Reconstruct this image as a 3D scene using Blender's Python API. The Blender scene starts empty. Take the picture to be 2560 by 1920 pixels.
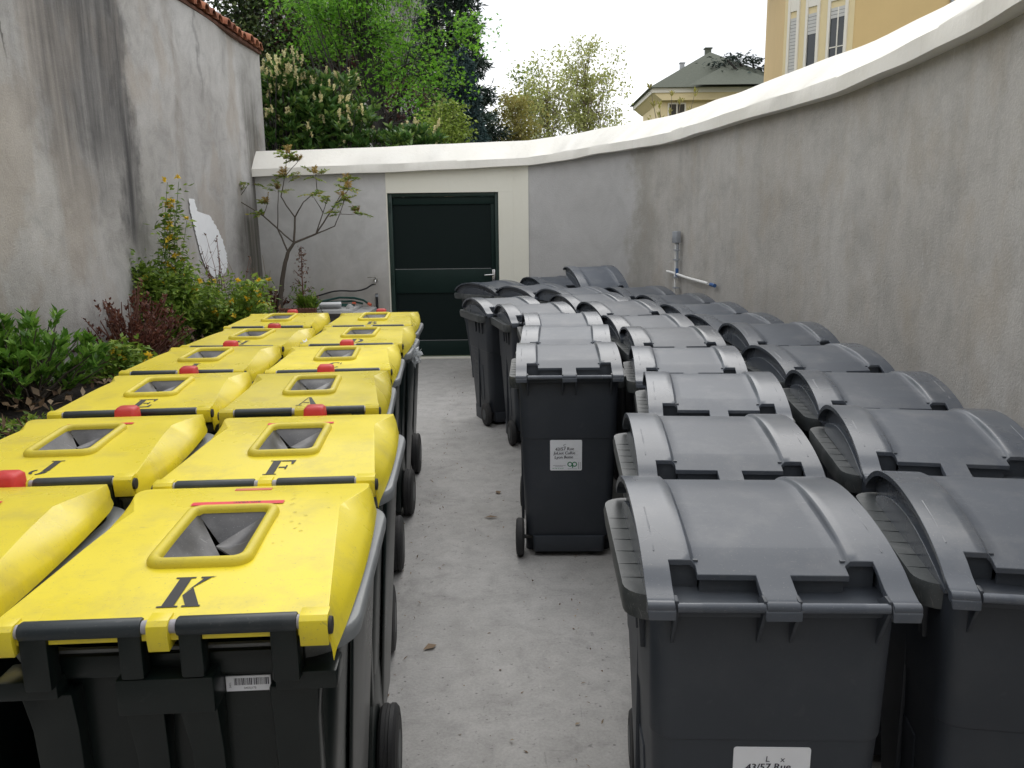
import bpy, bmesh, math, random
import numpy as np
from mathutils import Vector, Matrix
R = math.radians
random.seed(4); rng = np.random.default_rng(11)
scene = bpy.context.scene
COL = scene.collection

# ------------------------------------------------------------------ camera
cam_d = bpy.data.cameras.new('camera'); cam = bpy.data.objects.new('camera', cam_d); COL.objects.link(cam)
cam_d.sensor_width = 36.0; cam_d.lens = 36.0*2060/2560; cam_d.clip_start = 0.05; cam_d.clip_end = 2000
_p, _r = R(11.1), 0.012
_fw = Vector((0, math.cos(_p), -math.sin(_p))); _rt = Vector((1, 0, 0)); _up = _rt.cross(_fw)
_r2 = math.cos(_r)*_rt - math.sin(_r)*_up; _u2 = math.sin(_r)*_rt + math.cos(_r)*_up
cam.matrix_world = Matrix(((_r2.x, _u2.x, -_fw.x, 0), (_r2.y, _u2.y, -_fw.y, 0), (_r2.z, _u2.z, -_fw.z, 1.75), (0, 0, 0, 1)))
scene.camera = cam

# ------------------------------------------------------------------ sky and sun
SUN_EL, SUN_AZ = R(47), R(6)          # azimuth measured from +Y towards +X
wd = bpy.data.worlds.new('World'); scene.world = wd; wd.use_nodes = True
wn, wl = wd.node_tree.nodes, wd.node_tree.links; wn.clear()
w_out = wn.new('ShaderNodeOutputWorld'); w_bg = wn.new('ShaderNodeBackground'); w_bg.inputs['Strength'].default_value = 0.1
sky = wn.new('ShaderNodeTexSky'); sky.sky_type = 'NISHITA'; sky.sun_disc = False
sky.sun_elevation = SUN_EL; sky.sun_rotation = SUN_AZ
w_tc = wn.new('ShaderNodeTexCoord'); w_n = wn.new('ShaderNodeTexNoise'); w_map = wn.new('ShaderNodeMapping')
w_map.inputs['Scale'].default_value = (1.0, 1.0, 2.6); w_map.inputs['Location'].default_value = (0.35, 0.2, 0.1)
w_n.inputs['Scale'].default_value = 2.1; w_n.inputs['Detail'].default_value = 6; w_n.inputs['Roughness'].default_value = 0.55
w_cr = wn.new('ShaderNodeValToRGB'); w_cr.color_ramp.elements[0].position = 0.33; w_cr.color_ramp.elements[1].position = 0.56
w_cr.color_ramp.elements[0].color = (8.7, 9.0, 9.5, 1); w_cr.color_ramp.elements[1].color = (16.5, 16.6, 16.7, 1)
w_mix = wn.new('ShaderNodeMix'); w_mix.data_type = 'RGBA'; w_mix.inputs['Factor'].default_value = 0.92
wl.new(w_tc.outputs['Generated'], w_map.inputs['Vector']); wl.new(w_map.outputs['Vector'], w_n.inputs['Vector'])
wl.new(w_n.outputs['Fac'], w_cr.inputs['Fac'])
wl.new(sky.outputs['Color'], w_mix.inputs['A']); wl.new(w_cr.outputs['Color'], w_mix.inputs['B'])
wl.new(w_mix.outputs['Result'], w_bg.inputs['Color']); wl.new(w_bg.outputs['Background'], w_out.inputs['Surface'])
sun_d = bpy.data.lights.new('sun', 'SUN'); sun_d.energy = 0.8; sun_d.angle = R(45); sun_d.color = (1.0, 0.96, 0.9)
sun = bpy.data.objects.new('sun', sun_d); COL.objects.link(sun)
_sd = Vector((math.sin(SUN_AZ)*math.cos(SUN_EL), math.cos(SUN_AZ)*math.cos(SUN_EL), math.sin(SUN_EL)))
sun.rotation_euler = _sd.to_track_quat('Z', 'Y').to_euler()
scene.view_settings.view_transform = 'Standard'; scene.view_settings.look = 'None'
scene.view_settings.exposure = 0.12; scene.view_settings.gamma = 1.0

# ------------------------------------------------------------------ materials
class NT:
    def __init__(s, name):
        s.m = bpy.data.materials.new(name); s.m.use_nodes = True
        s.n, s.l = s.m.node_tree.nodes, s.m.node_tree.links
        s.b = s.n['Principled BSDF']; s.out = s.n['Material Output']
        s.tc = s.n.new('ShaderNodeTexCoord')
    def link(s, a, b): s.l.new(a, b)
    def coord(s, scale=(1, 1, 1), loc=(0, 0, 0), kind='Object'):
        m = s.n.new('ShaderNodeMapping'); m.inputs['Scale'].default_value = scale; m.inputs['Location'].default_value = loc
        s.link(s.tc.outputs[kind], m.inputs['Vector']); return m.outputs['Vector']
    def noise(s, vec, scale, detail=4, rough=0.55, dist=0.0):
        t = s.n.new('ShaderNodeTexNoise'); t.inputs['Scale'].default_value = scale; t.inputs['Detail'].default_value = detail
        t.inputs['Roughness'].default_value = rough; t.inputs['Distortion'].default_value = dist
        s.link(vec, t.inputs['Vector']); return t.outputs['Fac']
    def ramp(s, fac, stops):
        r = s.n.new('ShaderNodeValToRGB'); e = r.color_ramp.elements
        while len(e) < len(stops): e.new(0.5)
        for i, (p, c) in enumerate(stops):
            e[i].position = p; e[i].color = (c, c, c, 1) if isinstance(c, (int, float)) else (*c, 1)
        s.link(fac, r.inputs['Fac']); return r.outputs['Color']
    def mix(s, a, b, fac, mode='MIX'):
        m = s.n.new('ShaderNodeMix'); m.data_type = 'RGBA'; m.blend_type = mode
        for v, k in ((a, 'A'), (b, 'B')):
            if isinstance(v, tuple): m.inputs[k].default_value = (*v, 1)
            else: s.link(v, m.inputs[k])
        if isinstance(fac, (int, float)): m.inputs['Factor'].default_value = fac
        else: s.link(fac, m.inputs['Factor'])
        return m.outputs['Result']
    def math(s, op, a, b=None, clamp=False):
        m = s.n.new('ShaderNodeMath'); m.operation = op; m.use_clamp = clamp
        for i, v in enumerate((a, b)):
            if v is None: continue
            if isinstance(v, (int, float)): m.inputs[i].default_value = v
            else: s.link(v, m.inputs[i])
        return m.outputs[0]
    def bump(s, h, strength, dist):
        b = s.n.new('ShaderNodeBump'); b.inputs['Strength'].default_value = strength; b.inputs['Distance'].default_value = dist
        s.link(h, b.inputs['Height']); s.link(b.outputs['Normal'], s.b.inputs['Normal'])
    def col(s, c):
        if isinstance(c, tuple): s.b.inputs['Base Color'].default_value = (*c, 1)
        else: s.link(c, s.b.inputs['Base Color'])
    def rough(s, r):
        if isinstance(r, (int, float)): s.b.inputs['Roughness'].default_value = r
        else: s.link(r, s.b.inputs['Roughness'])

def plastic(name, col, rough=0.35, *a, panel=False, **k):
    m = _plastic(name, col, rough, *a, **k)
    if panel:            # moulded grain on the middle panel of the lid: rougher than the glossy side bands
        nt = m.node_tree; n, l = nt.nodes, nt.links; b = n['Principled BSDF']; old = b.inputs['Roughness'].links[0].from_socket
        tc = n.new('ShaderNodeTexCoord'); sx = n.new('ShaderNodeSeparateXYZ'); ab = n.new('ShaderNodeMath'); ab.operation = 'ABSOLUTE'
        mr = n.new('ShaderNodeMapRange'); mr.inputs['From Min'].default_value = .166; mr.inputs['From Max'].default_value = .158
        l.new(tc.outputs['Object'], sx.inputs[0]); l.new(sx.outputs['X'], ab.inputs[0]); l.new(ab.outputs[0], mr.inputs['Value'])
        mx = n.new('ShaderNodeMix'); mx.inputs['B'].default_value = .44; l.new(mr.outputs[0], mx.inputs['Factor']); l.new(old, mx.inputs['A']); l.new(mx.outputs['Result'], b.inputs['Roughness'])
        sp = n.new('ShaderNodeMapRange'); sp.inputs['To Min'].default_value = .6; sp.inputs['To Max'].default_value = .42
        l.new(mr.outputs[0], sp.inputs['Value']); l.new(sp.outputs[0], b.inputs['Specular IOR Level'])
    return m

def _plastic(name, col, rough=0.35, var=0.25, dirt=(0.3, 0.28, 0.25), dirt_amt=0.25, bump=0.03, rough2=None, spec=0.5):
    t = NT(name)
    oi = t.n.new('ShaderNodeObjectInfo')
    off = t.n.new('ShaderNodeVectorMath'); off.operation = 'ADD'
    sc = t.n.new('ShaderNodeVectorMath'); sc.operation = 'SCALE'; sc.inputs['Scale'].default_value = 1.0
    cmb = t.n.new('ShaderNodeCombineXYZ')
    t.link(t.math('MULTIPLY', oi.outputs['Random'], 37.0), cmb.inputs[0]); t.link(t.math('MULTIPLY', oi.outputs['Random'], 11.0), cmb.inputs[1])
    t.link(t.tc.outputs['Object'], off.inputs[0]); t.link(cmb.outputs[0], off.inputs[1]); v = off.outputs[0]
    big = t.noise(v, 2.2, 5, 0.6); fine = t.noise(v, 60, 4, 0.6)
    c = t.mix(col, tuple(min(1, x*(1+var)) for x in col), t.ramp(big, [(0.35, 0.0), (0.65, 1.0)]))
    d = t.math('MULTIPLY', t.ramp(t.noise(v, 6.0, 8, 0.68), [(0.5, 0.0), (0.72, 1.0)]), dirt_amt)
    c = t.mix(c, dirt, d); t.col(c)
    sp = t.ramp(t.noise(v, 210, 2, 0.5), [(0.66, 0.0), (0.72, 1.0)])
    c2 = t.mix(c, dirt, t.math('MULTIPLY', sp, dirt_amt*1.2)); t.col(c2)
    c3 = t.mix(c2, t.ramp(oi.outputs['Random'], [(0.0, 0.86), (1.0, 1.16)]), 1.0, 'MULTIPLY')
    sl = t.ramp(t.noise(t.coord((3.0, 38.0, 3.0)), 5.0, 2, 0.5, 1.5), [(0.70, 0.0), (0.715, 1.0)])
    t.col(t.mix(c3, dirt, t.math('MULTIPLY', sl, dirt_amt)))
    t.rough(t.ramp(big, [(0.3, rough), (0.7, rough2 or rough*1.45)]))
    t.b.inputs['Specular IOR Level'].default_value = spec
    h = t.math('ADD', t.math('MULTIPLY', fine, 0.35), t.noise(v, 9.0, 3, 0.5)); t.bump(h, bump*4, 0.004)
    return t.m

def simple(name, col, rough=0.5, metal=0.0, var=0.2, scale=12, bump=0.0, spec=None):
    t = NT(name); v = t.coord()
    f = t.noise(v, scale, 5, 0.6)
    t.col(t.mix(tuple(x*(1-var) for x in col), tuple(min(1, x*(1+var)) for x in col), f)); t.rough(rough)
    t.b.inputs['Metallic'].default_value = metal
    if bump: t.bump(f, bump, 0.01)
    if spec is not None: t.b.inputs['Specular IOR Level'].default_value = spec
    return t.m

def leafmat(name, c1, c2, c3=None, rough=0.5, trans=0.35):
    t = NT(name); g = t.n.new('ShaderNodeNewGeometry')
    stops = [(0.0, c1), (0.6, c2)] + ([(0.95, c3)] if c3 else [])
    c = t.ramp(g.outputs['Random Per Island'], stops)
    pn = t.ramp(t.noise(t.coord(), 1.7, 3, 0.5), [(0.3, 0.72), (0.7, 1.25)])
    c = t.mix(c, pn, 1.0, 'MULTIPLY'); t.col(c); t.rough(rough)
    tr = t.n.new('ShaderNodeBsdfTranslucent'); t.link(c, tr.inputs['Color'])
    ms = t.n.new('ShaderNodeMixShader'); ms.inputs[0].default_value = trans
    t.link(t.b.outputs[0], ms.inputs[1]); t.link(tr.outputs[0], ms.inputs[2]); t.link(ms.outputs[0], t.out.inputs['Surface'])
    return t.m

M = {}
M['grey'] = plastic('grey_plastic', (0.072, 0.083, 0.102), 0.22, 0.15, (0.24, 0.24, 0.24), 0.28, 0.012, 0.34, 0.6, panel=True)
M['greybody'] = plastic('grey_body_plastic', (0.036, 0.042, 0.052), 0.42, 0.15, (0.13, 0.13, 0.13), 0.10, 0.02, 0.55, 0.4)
M['yellow'] = plastic('yellow_plastic', (0.70, 0.575, 0.026), 0.22, 0.08, (0.36, 0.29, 0.10), 0.42, 0.012, 0.4)
M['ring'] = plastic('yellow_ring_plastic', (0.66, 0.54, 0.03), 0.4, 0.08, (0.2, 0.16, 0.05), 0.3, 0.02)
M['green'] = plastic('dark_green_plastic', (0.0045, 0.0085, 0.0078), 0.27, 0.3, (0.08, 0.085, 0.08), 0.06, 0.02, 0.36, 0.4)
M['sheenRim'] = plastic('sky_sheen_rim_plastic', (0.17, 0.18, 0.185), 0.3, 0.2, (0.35, 0.35, 0.35), 0.3, 0.02)  # lighter than the body: sky reflection put into the base colour
M['bar'] = plastic('dark_bar_plastic', (0.014, 0.021, 0.025), 0.36, 0.2, (0.12, 0.12, 0.12), 0.25, 0.02)
M['recess'] = plastic('grey_recess_plastic', (0.05, 0.058, 0.07), 0.4, 0.15, (0.15, 0.15, 0.15), 0.2, 0.02)
M['rimlight'] = plastic('dusty_rim_plastic', (0.05, 0.056, 0.058), 0.32, 0.2, (0.3, 0.3, 0.3), 0.3, 0.02)
M['rubber'] = plastic('black_rubber', (0.02, 0.02, 0.021), 0.6, 0.4, (0.09, 0.08, 0.07), 0.4, 0.04)
M['flap'] = plastic('rubber_flap', (0.036, 0.035, 0.038), 0.25, 0.4, (0.2, 0.2, 0.2), 0.5, 0.04, 0.5)
M['red'] = plastic('red_plastic', (0.46, 0.022, 0.02), 0.4, 0.15, (0.25, 0.1, 0.08), 0.25, 0.02)
M['redstrip'] = simple('red_sticker', (0.72, 0.03, 0.05), 0.35)
M['paint'] = simple('black_stencil_paint', (0.018, 0.018, 0.02), 0.6, 0, 0.4, 60)
M['collar'] = simple('grey_collar', (0.35, 0.34, 0.38), 0.4)
M['label'] = simple('white_label', (0.86, 0.88, 0.92), 0.35, 0, 0.05, 30)
M['ink'] = simple('ink', (0.05, 0.05, 0.07), 0.6)
M['faintink'] = simple('pencil_line', (0.3, 0.3, 0.34), 0.6)
M['logo'] = simple('green_print', (0.01, 0.22, 0.09), 0.5)
M['emboss'] = simple('worn_print', (0.16, 0.165, 0.17), 0.6)
M['steel'] = simple('steel', (0.6, 0.6, 0.6), 0.25, 1.0, 0.1)
M['doorgreen'] = simple('green_door_paint', (0.007, 0.020, 0.017), 0.55, 0, 0.25, 6, 0.05, 0.2)
M['doorpanel'] = simple('green_door_panel', (0.006, 0.0125, 0.012), 0.6, 0, 0.2, 40, 0.05, 0.15)
M['doorframe'] = simple('green_door_frame', (0.008, 0.028, 0.022), 0.45, 0, 0.5, 30, 0.05)
M['pvc'] = simple('white_pvc', (0.82, 0.82, 0.8), 0.4, 0, 0.1)
M['greypvc'] = simple('grey_pvc', (0.30, 0.32, 0.35), 0.45, 0, 0.15)
M['blue'] = simple('blue_fitting', (0.03, 0.10, 0.28), 0.4)
M['hose'] = simple('green_hose', (0.01, 0.06, 0.05), 0.4)
M['blackhose'] = simple('black_hose', (0.015, 0.016, 0.018), 0.45)
M['orange'] = simple('orange_coupling', (0.6, 0.13, 0.07), 0.4)
M['tray'] = simple('white_tray', (0.75, 0.76, 0.78), 0.35, 0, 0.05)
M['edging'] = simple('terracotta_brown', (0.13, 0.055, 0.035), 0.8, 0, 0.5, 25, 0.5)
M['bark'] = simple('bark', (0.085, 0.07, 0.055), 0.85, 0, 0.4, 18, 0.6)
M['darkbark'] = simple('dark_bark', (0.03, 0.026, 0.024), 0.85, 0, 0.4, 14, 0.6)
M['twigbark'] = simple('pale_twigs', (0.2, 0.16, 0.11), 0.8, 0, 0.4, 20, 0.3)
M['redtwig'] = simple('reddish_twigs', (0.14, 0.06, 0.04), 0.7, 0, 0.4, 20, 0.3)

def bagmat():
    t = NT('clear_bag_film'); t.col((0.75, 0.78, 0.8)); t.rough(0.15); t.b.inputs['Alpha'].default_value = 0.45
    t.bump(t.noise(t.coord(), 30, 4), 0.8, 0.02); return t.m
M['bag'] = bagmat()

def terracotta():
    t = NT('terracotta_tiles'); v = t.coord()
    c = t.ramp(t.noise(v, 3.0, 6, 0.65), [(0.3, (0.11, 0.035, 0.022)), (0.5, (0.25, 0.085, 0.04)), (0.72, (0.36, 0.15, 0.075))])
    g = t.n.new('ShaderNodeNewGeometry')
    c = t.mix(c, t.ramp(g.outputs['Random Per Island'], [(0.0, 0.6), (1.0, 1.25)]), 1.0, 'MULTIPLY')
    t.col(c); t.rough(0.8); t.bump(t.noise(v, 40, 5), 0.5, 0.01); return t.m
M['tile'] = terracotta()

def concrete_floor():
    t = NT('concrete_floor'); v = t.coord()
    big = t.noise(v, 0.9, 6, 0.6); mid = t.noise(v, 7, 8, 0.72, 0.4); fine = t.noise(v, 90, 6, 0.7)
    c = t.ramp(big, [(0.3, (0.37, 0.36, 0.345)), (0.7, (0.44, 0.43, 0.42))])
    c = t.mix(c, t.ramp(mid, [(0.3, 0.78), (0.62, 1.1)]), 0.85, 'MULTIPLY')
    c = t.mix(c, t.ramp(fine, [(0.3, 0.72), (0.6, 1.1)]), 0.55, 'MULTIPLY')
    sp = t.ramp(t.noise(v, 26, 7, 0.75), [(0.60, 1.0), (0.66, 0.35)])
    c = t.mix(c, sp, 0.7, 'MULTIPLY')
    st = t.ramp(t.noise(v, 2.6, 8, 0.75, 1.0), [(0.54, 1.0), (0.72, 0.5)])
    c = t.mix(c, st, 0.5, 'MULTIPLY')
    vo = t.n.new('ShaderNodeTexVoronoi'); vo.inputs['Scale'].default_value = 16; t.link(t.coord((1, 1, 1), (3, 1, 0)), vo.inputs['Vector'])
    spots = t.ramp(vo.outputs['Distance'], [(0.05, 0.35), (0.10, 1.0)])
    c = t.mix(c, spots, 0.8, 'MULTIPLY')
    # thin dark scuffs and hair lines
    s1 = t.ramp(t.noise(t.coord((1.0, 14.0, 1)), 4.0, 3, 0.6, 0.6), [(0.685, 1.0), (0.70, 0.6)])
    s2 = t.ramp(t.noise(t.coord((13.0, 1.6, 1), (5, 2, 0)), 3.0, 3, 0.6, 1.0), [(0.70, 1.0), (0.715, 0.6)])
    c = t.mix(t.mix(c, s1, 0.35, 'MULTIPLY'), s2, 0.4, 'MULTIPLY')
    t.col(c); t.rough(0.75); t.bump(t.math('ADD', mid, t.math('MULTIPLY', fine, 0.6)), 0.25, 0.01); return t.m
M['floor'] = concrete_floor()

def grey_render():
    t = NT('grey_cement_render'); v = t.coord()
    c = t.ramp(t.noise(v, 0.8, 6, 0.6), [(0.3, (0.415, 0.395, 0.365)), (0.7, (0.52, 0.505, 0.48))])
    m = t.noise(v, 3.4, 8, 0.68, 0.3)
    c = t.mix(c, t.ramp(m, [(0.28, 0.74), (0.5, 1.0), (0.75, 1.16)]), 0.8, 'MULTIPLY')
    drip = t.noise(t.coord((7.0, 7.0, 0.55)), 1.6, 6, 0.6)
    c = t.mix(c, t.ramp(drip, [(0.3, 0.86), (0.55, 1.04)]), 0.4, 'MULTIPLY')
    tan = t.ramp(t.noise(t.coord((1.4, 1.4, .8), (7, 3, 2)), 2.4, 6, 0.65), [(0.5, 0.0), (0.72, 1.0)])
    c = t.mix(c, (0.40, 0.345, 0.275), t.math('MULTIPLY', tan, 0.5))
    f = t.noise(v, 70, 6, 0.7)
    c = t.mix(c, t.ramp(f, [(0.3, 0.8), (0.7, 1.12)]), 0.6, 'MULTIPLY')
    sc = t.ramp(t.noise(t.coord((8.0, 8.0, 1.4), (1, 2, 3)), 3.2, 3, 0.5), [(0.715, 0.0), (0.735, 1.0)])
    c = t.mix(c, (0.6, 0.6, 0.6), t.math('MULTIPLY', sc, 0.45))
    sep = t.n.new('ShaderNodeSeparateXYZ'); t.link(t.tc.outputs['Object'], sep.inputs[0])
    edge = t.math('ADD', sep.outputs['X'], t.math('MULTIPLY', t.noise(v, 2.2, 7, 0.7), 0.5))
    mr = t.n.new('ShaderNodeMapRange'); mr.inputs['From Min'].default_value = 1.36; mr.inputs['From Max'].default_value = 1.46; t.link(edge, mr.inputs['Value'])
    fresh = t.ramp(t.noise(v, 1.6, 7, 0.65, 0.6), [(0.3, (0.42, 0.415, 0.41)), (0.7, (0.54, 0.535, 0.53))])
    c = t.mix(fresh, c, mr.outputs[0])
    seam = t.math('ABSOLUTE', t.math('SUBTRACT', edge, 1.50))
    sm_ = t.n.new('ShaderNodeMapRange'); sm_.inputs['From Min'].default_value = 0.13; sm_.inputs['From Max'].default_value = 0.02; t.link(seam, sm_.inputs['Value'])
    c = t.mix(c, (0.27, 0.26, 0.23), t.math('MULTIPLY', t.math('MULTIPLY', sm_.outputs[0], t.ramp(m, [(0.3, 0.3), (0.6, 1.0)])), 0.6))
    t.col(c); t.rough(0.9)
    t.bump(t.math('ADD', t.math('MULTIPLY', m, 1.2), f), 0.45, 0.012); return t.m
M['render'] = grey_render()

def smooth_panel():
    t = NT('smooth_grey_plaster'); v = t.coord()
    c = t.ramp(t.noise(v, 1.1, 6, 0.6, 0.5), [(0.3, (0.50, 0.495, 0.49)), (0.7, (0.64, 0.635, 0.63))])
    c = t.mix(c, t.ramp(t.noise(v, 5, 8, 0.7, 0.6), [(0.3, 0.84), (0.7, 1.1)]), 0.7, 'MULTIPLY')
    sep = t.n.new('ShaderNodeSeparateXYZ'); t.link(t.tc.outputs['Object'], sep.inputs[0])
    wob = t.noise(t.coord((2.5, 2.5, 0.5)), 2.0, 5, 0.6)
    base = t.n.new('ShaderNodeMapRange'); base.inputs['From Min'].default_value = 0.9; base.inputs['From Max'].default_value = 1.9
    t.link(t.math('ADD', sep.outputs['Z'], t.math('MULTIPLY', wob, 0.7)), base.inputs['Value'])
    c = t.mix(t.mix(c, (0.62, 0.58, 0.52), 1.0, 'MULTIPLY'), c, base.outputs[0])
    t.col(c); t.rough(0.85); t.bump(t.noise(v, 45, 6, 0.7), 0.2, 0.008); return t.m
M['smooth'] = smooth_panel()

def white_paint(name, col, dirt=0.3):
    t = NT(name); v = t.coord()
    f = t.noise(v, 1.3, 7, 0.65)
    c = t.mix(col, tuple(x*k for x, k in zip(col, (0.86, 0.84, 0.76))), t.math('MULTIPLY', t.ramp(f, [(0.4, 0.0), (0.8, 1.0)]), dirt*2))
    c = t.mix(c, (0.42, 0.39, 0.33), t.math('MULTIPLY', t.ramp(t.noise(v, 9, 8, 0.75), [(0.62, 0.0), (0.78, 1.0)]), dirt))
    rn = t.ramp(t.noise(t.coord((5.0, 5.0, 0.8)), 2.0, 6, 0.65), [(0.55, 0.0), (0.8, 1.0)])
    c = t.mix(c, (0.40, 0.37, 0.31), t.math('MULTIPLY', rn, dirt*.9))
    t.col(c); t.rough(0.75); t.bump(t.noise(v, 22, 6, 0.65), 0.3, 0.01); return t.m
M['white'] = white_paint('cream_white_paint', (0.80, 0.78, 0.70), 0.25)
M['coping'] = white_paint('coping_white_paint', (0.84, 0.82, 0.765), 0.22)
M['surround'] = white_paint('cream_surround_paint', (0.80, 0.785, 0.69), 0.12)

def old_wall():
    t = NT('weathered_lime_render'); v = t.coord()
    sep = t.n.new('ShaderNodeSeparateXYZ'); t.link(t.tc.outputs['Object'], sep.inputs[0]); Y, Z = sep.outputs['Y'], sep.outputs['Z']
    c = t.ramp(t.noise(v, 0.75, 7, 0.62, 0.4), [(0.3, (0.33, 0.315, 0.30)), (0.5, (0.44, 0.425, 0.41)), (0.72, (0.53, 0.52, 0.51))])
    c = t.mix(c, t.ramp(t.noise(v, 3.0, 9, 0.7, 0.7), [(0.3, 0.68), (0.5, 1.0), (0.7, 1.15)]), 0.8, 'MULTIPLY')
    tan = t.ramp(t.noise(t.coord((1, 0.9, 0.6), (2, 5, 1)), 1.3, 6, 0.55), [(0.5, 0.0), (0.56, 1.0)])
    c = t.mix(c, (0.37, 0.315, 0.26), t.math('MULTIPLY', tan, 0.45))
    wob = t.math('MULTIPLY', t.math('SUBTRACT', t.noise(t.coord((1, 1, 0.9)), 1.6, 6, 0.65), 0.5), 0.75)
    y2 = t.math('ADD', t.math('ADD', Y, wob), t.math('MULTIPLY', t.math('SUBTRACT', Z, 2.5), 0.06))
    vert = t.noise(t.coord((1.0, 6.5, 0.4)), 1.3, 7, 0.65)
    def streak(c, y0, half, soft, amt, z_lo, z_hi, zs=0.5, colr=(0.062, 0.06, 0.062)):
        d = t.math('ABSOLUTE', t.math('SUBTRACT', y2, y0))
        m = t.n.new('ShaderNodeMapRange'); m.inputs['From Min'].default_value = half+soft; m.inputs['From Max'].default_value = half*0.4
        m.interpolation_type = 'SMOOTHSTEP'; t.link(d, m.inputs['Value']); k = m.outputs[0]
        a = t.n.new('ShaderNodeMapRange'); a.inputs['From Min'].default_value = z_lo; a.inputs['From Max'].default_value = z_lo+zs; t.link(t.math('ADD', Z, wob), a.inputs['Value'])
        b = t.n.new('ShaderNodeMapRange'); b.inputs['From Min'].default_value = z_hi+zs; b.inputs['From Max'].default_value = z_hi; t.link(t.math('ADD', Z, wob), b.inputs['Value'])
        k = t.math('MULTIPLY', t.math('MULTIPLY', k, a.outputs[0]), b.outputs[0])
        k = t.math('MULTIPLY', k, t.ramp(vert, [(0.3, 0.35), (0.62, 1.0)])); k = t.math('MULTIPLY', k, amt)
        return t.mix(c, colr, k)
    c = streak(c, 6.35, 0.42, 0.5, 0.82, 1.7, 4.6, 0.8)
    c = streak(c, 7.16, 0.11, 0.15, 1.0, 1.35, 4.6, 0.4)
    c = streak(c, 6.8, 0.16, 0.28, 0.8, 1.9, 4.6, 0.6)
    c = streak(c, 5.0, 0.6, 0.9, 0.35, 2.3, 4.6, 0.6, (0.12, 0.115, 0.11))
    c = streak(c, 8.3, 0.02, 0.10, 0.35, 1.9, 4.6, 0.3, (0.2, 0.16, 0.12))
    c = streak(c, 9.05, 0.012, 0.05, 0.45, 3.0, 4.0, 0.25)
    c = streak(c, 10.25, 0.42, 0.25, 1.0, 0.4, 1.75, 0.6, (0.07, 0.065, 0.05))
    c = streak(c, 10.75, 0.2, 0.25, 0.9, 0.4, 3.0, 0.8, (0.08, 0.075, 0.06))
    c = streak(c, 5.2, 1.2, 0.8, 0.45, 0.0, 1.1, 0.5, (0.16, 0.15, 0.13))
    # crack
    cr = t.ramp(t.math('ABSOLUTE', t.math('SUBTRACT', t.math('ADD', Y, t.math('MULTIPLY', t.noise(v, 2.5, 5, 0.6), 0.18)), t.math('ADD', 6.02, t.math('MULTIPLY', Z, -0.13)))), [(0.004, 1.0), (0.011, 0.0)])
    up = t.ramp(Z, [(0.0, 0.0), (1.0, 1.0)])
    hi = t.n.new('ShaderNodeMapRange'); hi.inputs['From Min'].default_value = 2.75; hi.inputs['From Max'].default_value = 2.95; t.link(Z, hi.inputs['Value'])
    c = t.mix(c, (0.08, 0.075, 0.07), t.math('MULTIPLY', t.math('MULTIPLY', cr, hi.outputs[0]), 0.8))
    f = t.noise(v, 80, 6, 0.72)
    c = t.mix(c, t.ramp(f, [(0.3, 0.78), (0.7, 1.12)]), 0.6, 'MULTIPLY')
    t.col(c); t.rough(0.92)
    t.bump(t.math('ADD', t.math('MULTIPLY', t.noise(v, 3, 6, 0.6), 2.0), f), 0.45, 0.015); return t.m
M['oldwall'] = old_wall()

def soil():
    t = NT('dark_soil'); v = t.coord()
    c = t.ramp(t.noise(v, 9, 9, 0.75), [(0.3, (0.012, 0.009, 0.007)), (0.55, (0.035, 0.026, 0.02)), (0.72, (0.11, 0.08, 0.055))])
    t.col(c); t.rough(0.95); t.bump(t.noise(v, 22, 8, 0.8), 1.0, 0.05); return t.m
M['soil'] = soil()
def meadow():
    t = NT('grassy_ground'); v = t.coord()
    t.col(t.ramp(t.noise(v, 0.6, 8, 0.7), [(0.3, (0.03, 0.045, 0.02)), (0.7, (0.06, 0.08, 0.03))])); t.rough(0.95); return t.m
M['meadow'] = meadow()
M['litter'] = leafmat('dry_leaves', (0.12, 0.07, 0.04), (0.25, 0.17, 0.10), (0.35, 0.27, 0.18), 0.7, 0.1)
M['stucco'] = simple('ochre_stucco', (0.60, 0.43, 0.20), 0.85, 0, 0.09, 1.2, 0.1)
M['palestucco'] = simple('pale_yellow_stucco', (0.72, 0.60, 0.36), 0.85, 0, 0.06, 2)
M['trim'] = simple('white_trim', (0.74, 0.70, 0.62), 0.7, 0, 0.05)
M['glass'] = simple('window_glass', (0.03, 0.035, 0.04), 0.06)
M['shutter'] = simple('roller_shutter', (0.52, 0.51, 0.49), 0.6, 0, 0.05)
M['slate'] = simple('grey_roof_tiles', (0.085, 0.095, 0.072), 0.8, 0, 0.35, 9, 0.4)
M['zinc'] = simple('zinc', (0.3, 0.31, 0.32), 0.45, 0.6)
M['palewall'] = simple('pale_old_plaster', (0.44, 0.43, 0.42), 0.9, 0, 0.35, 1.6)

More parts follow.
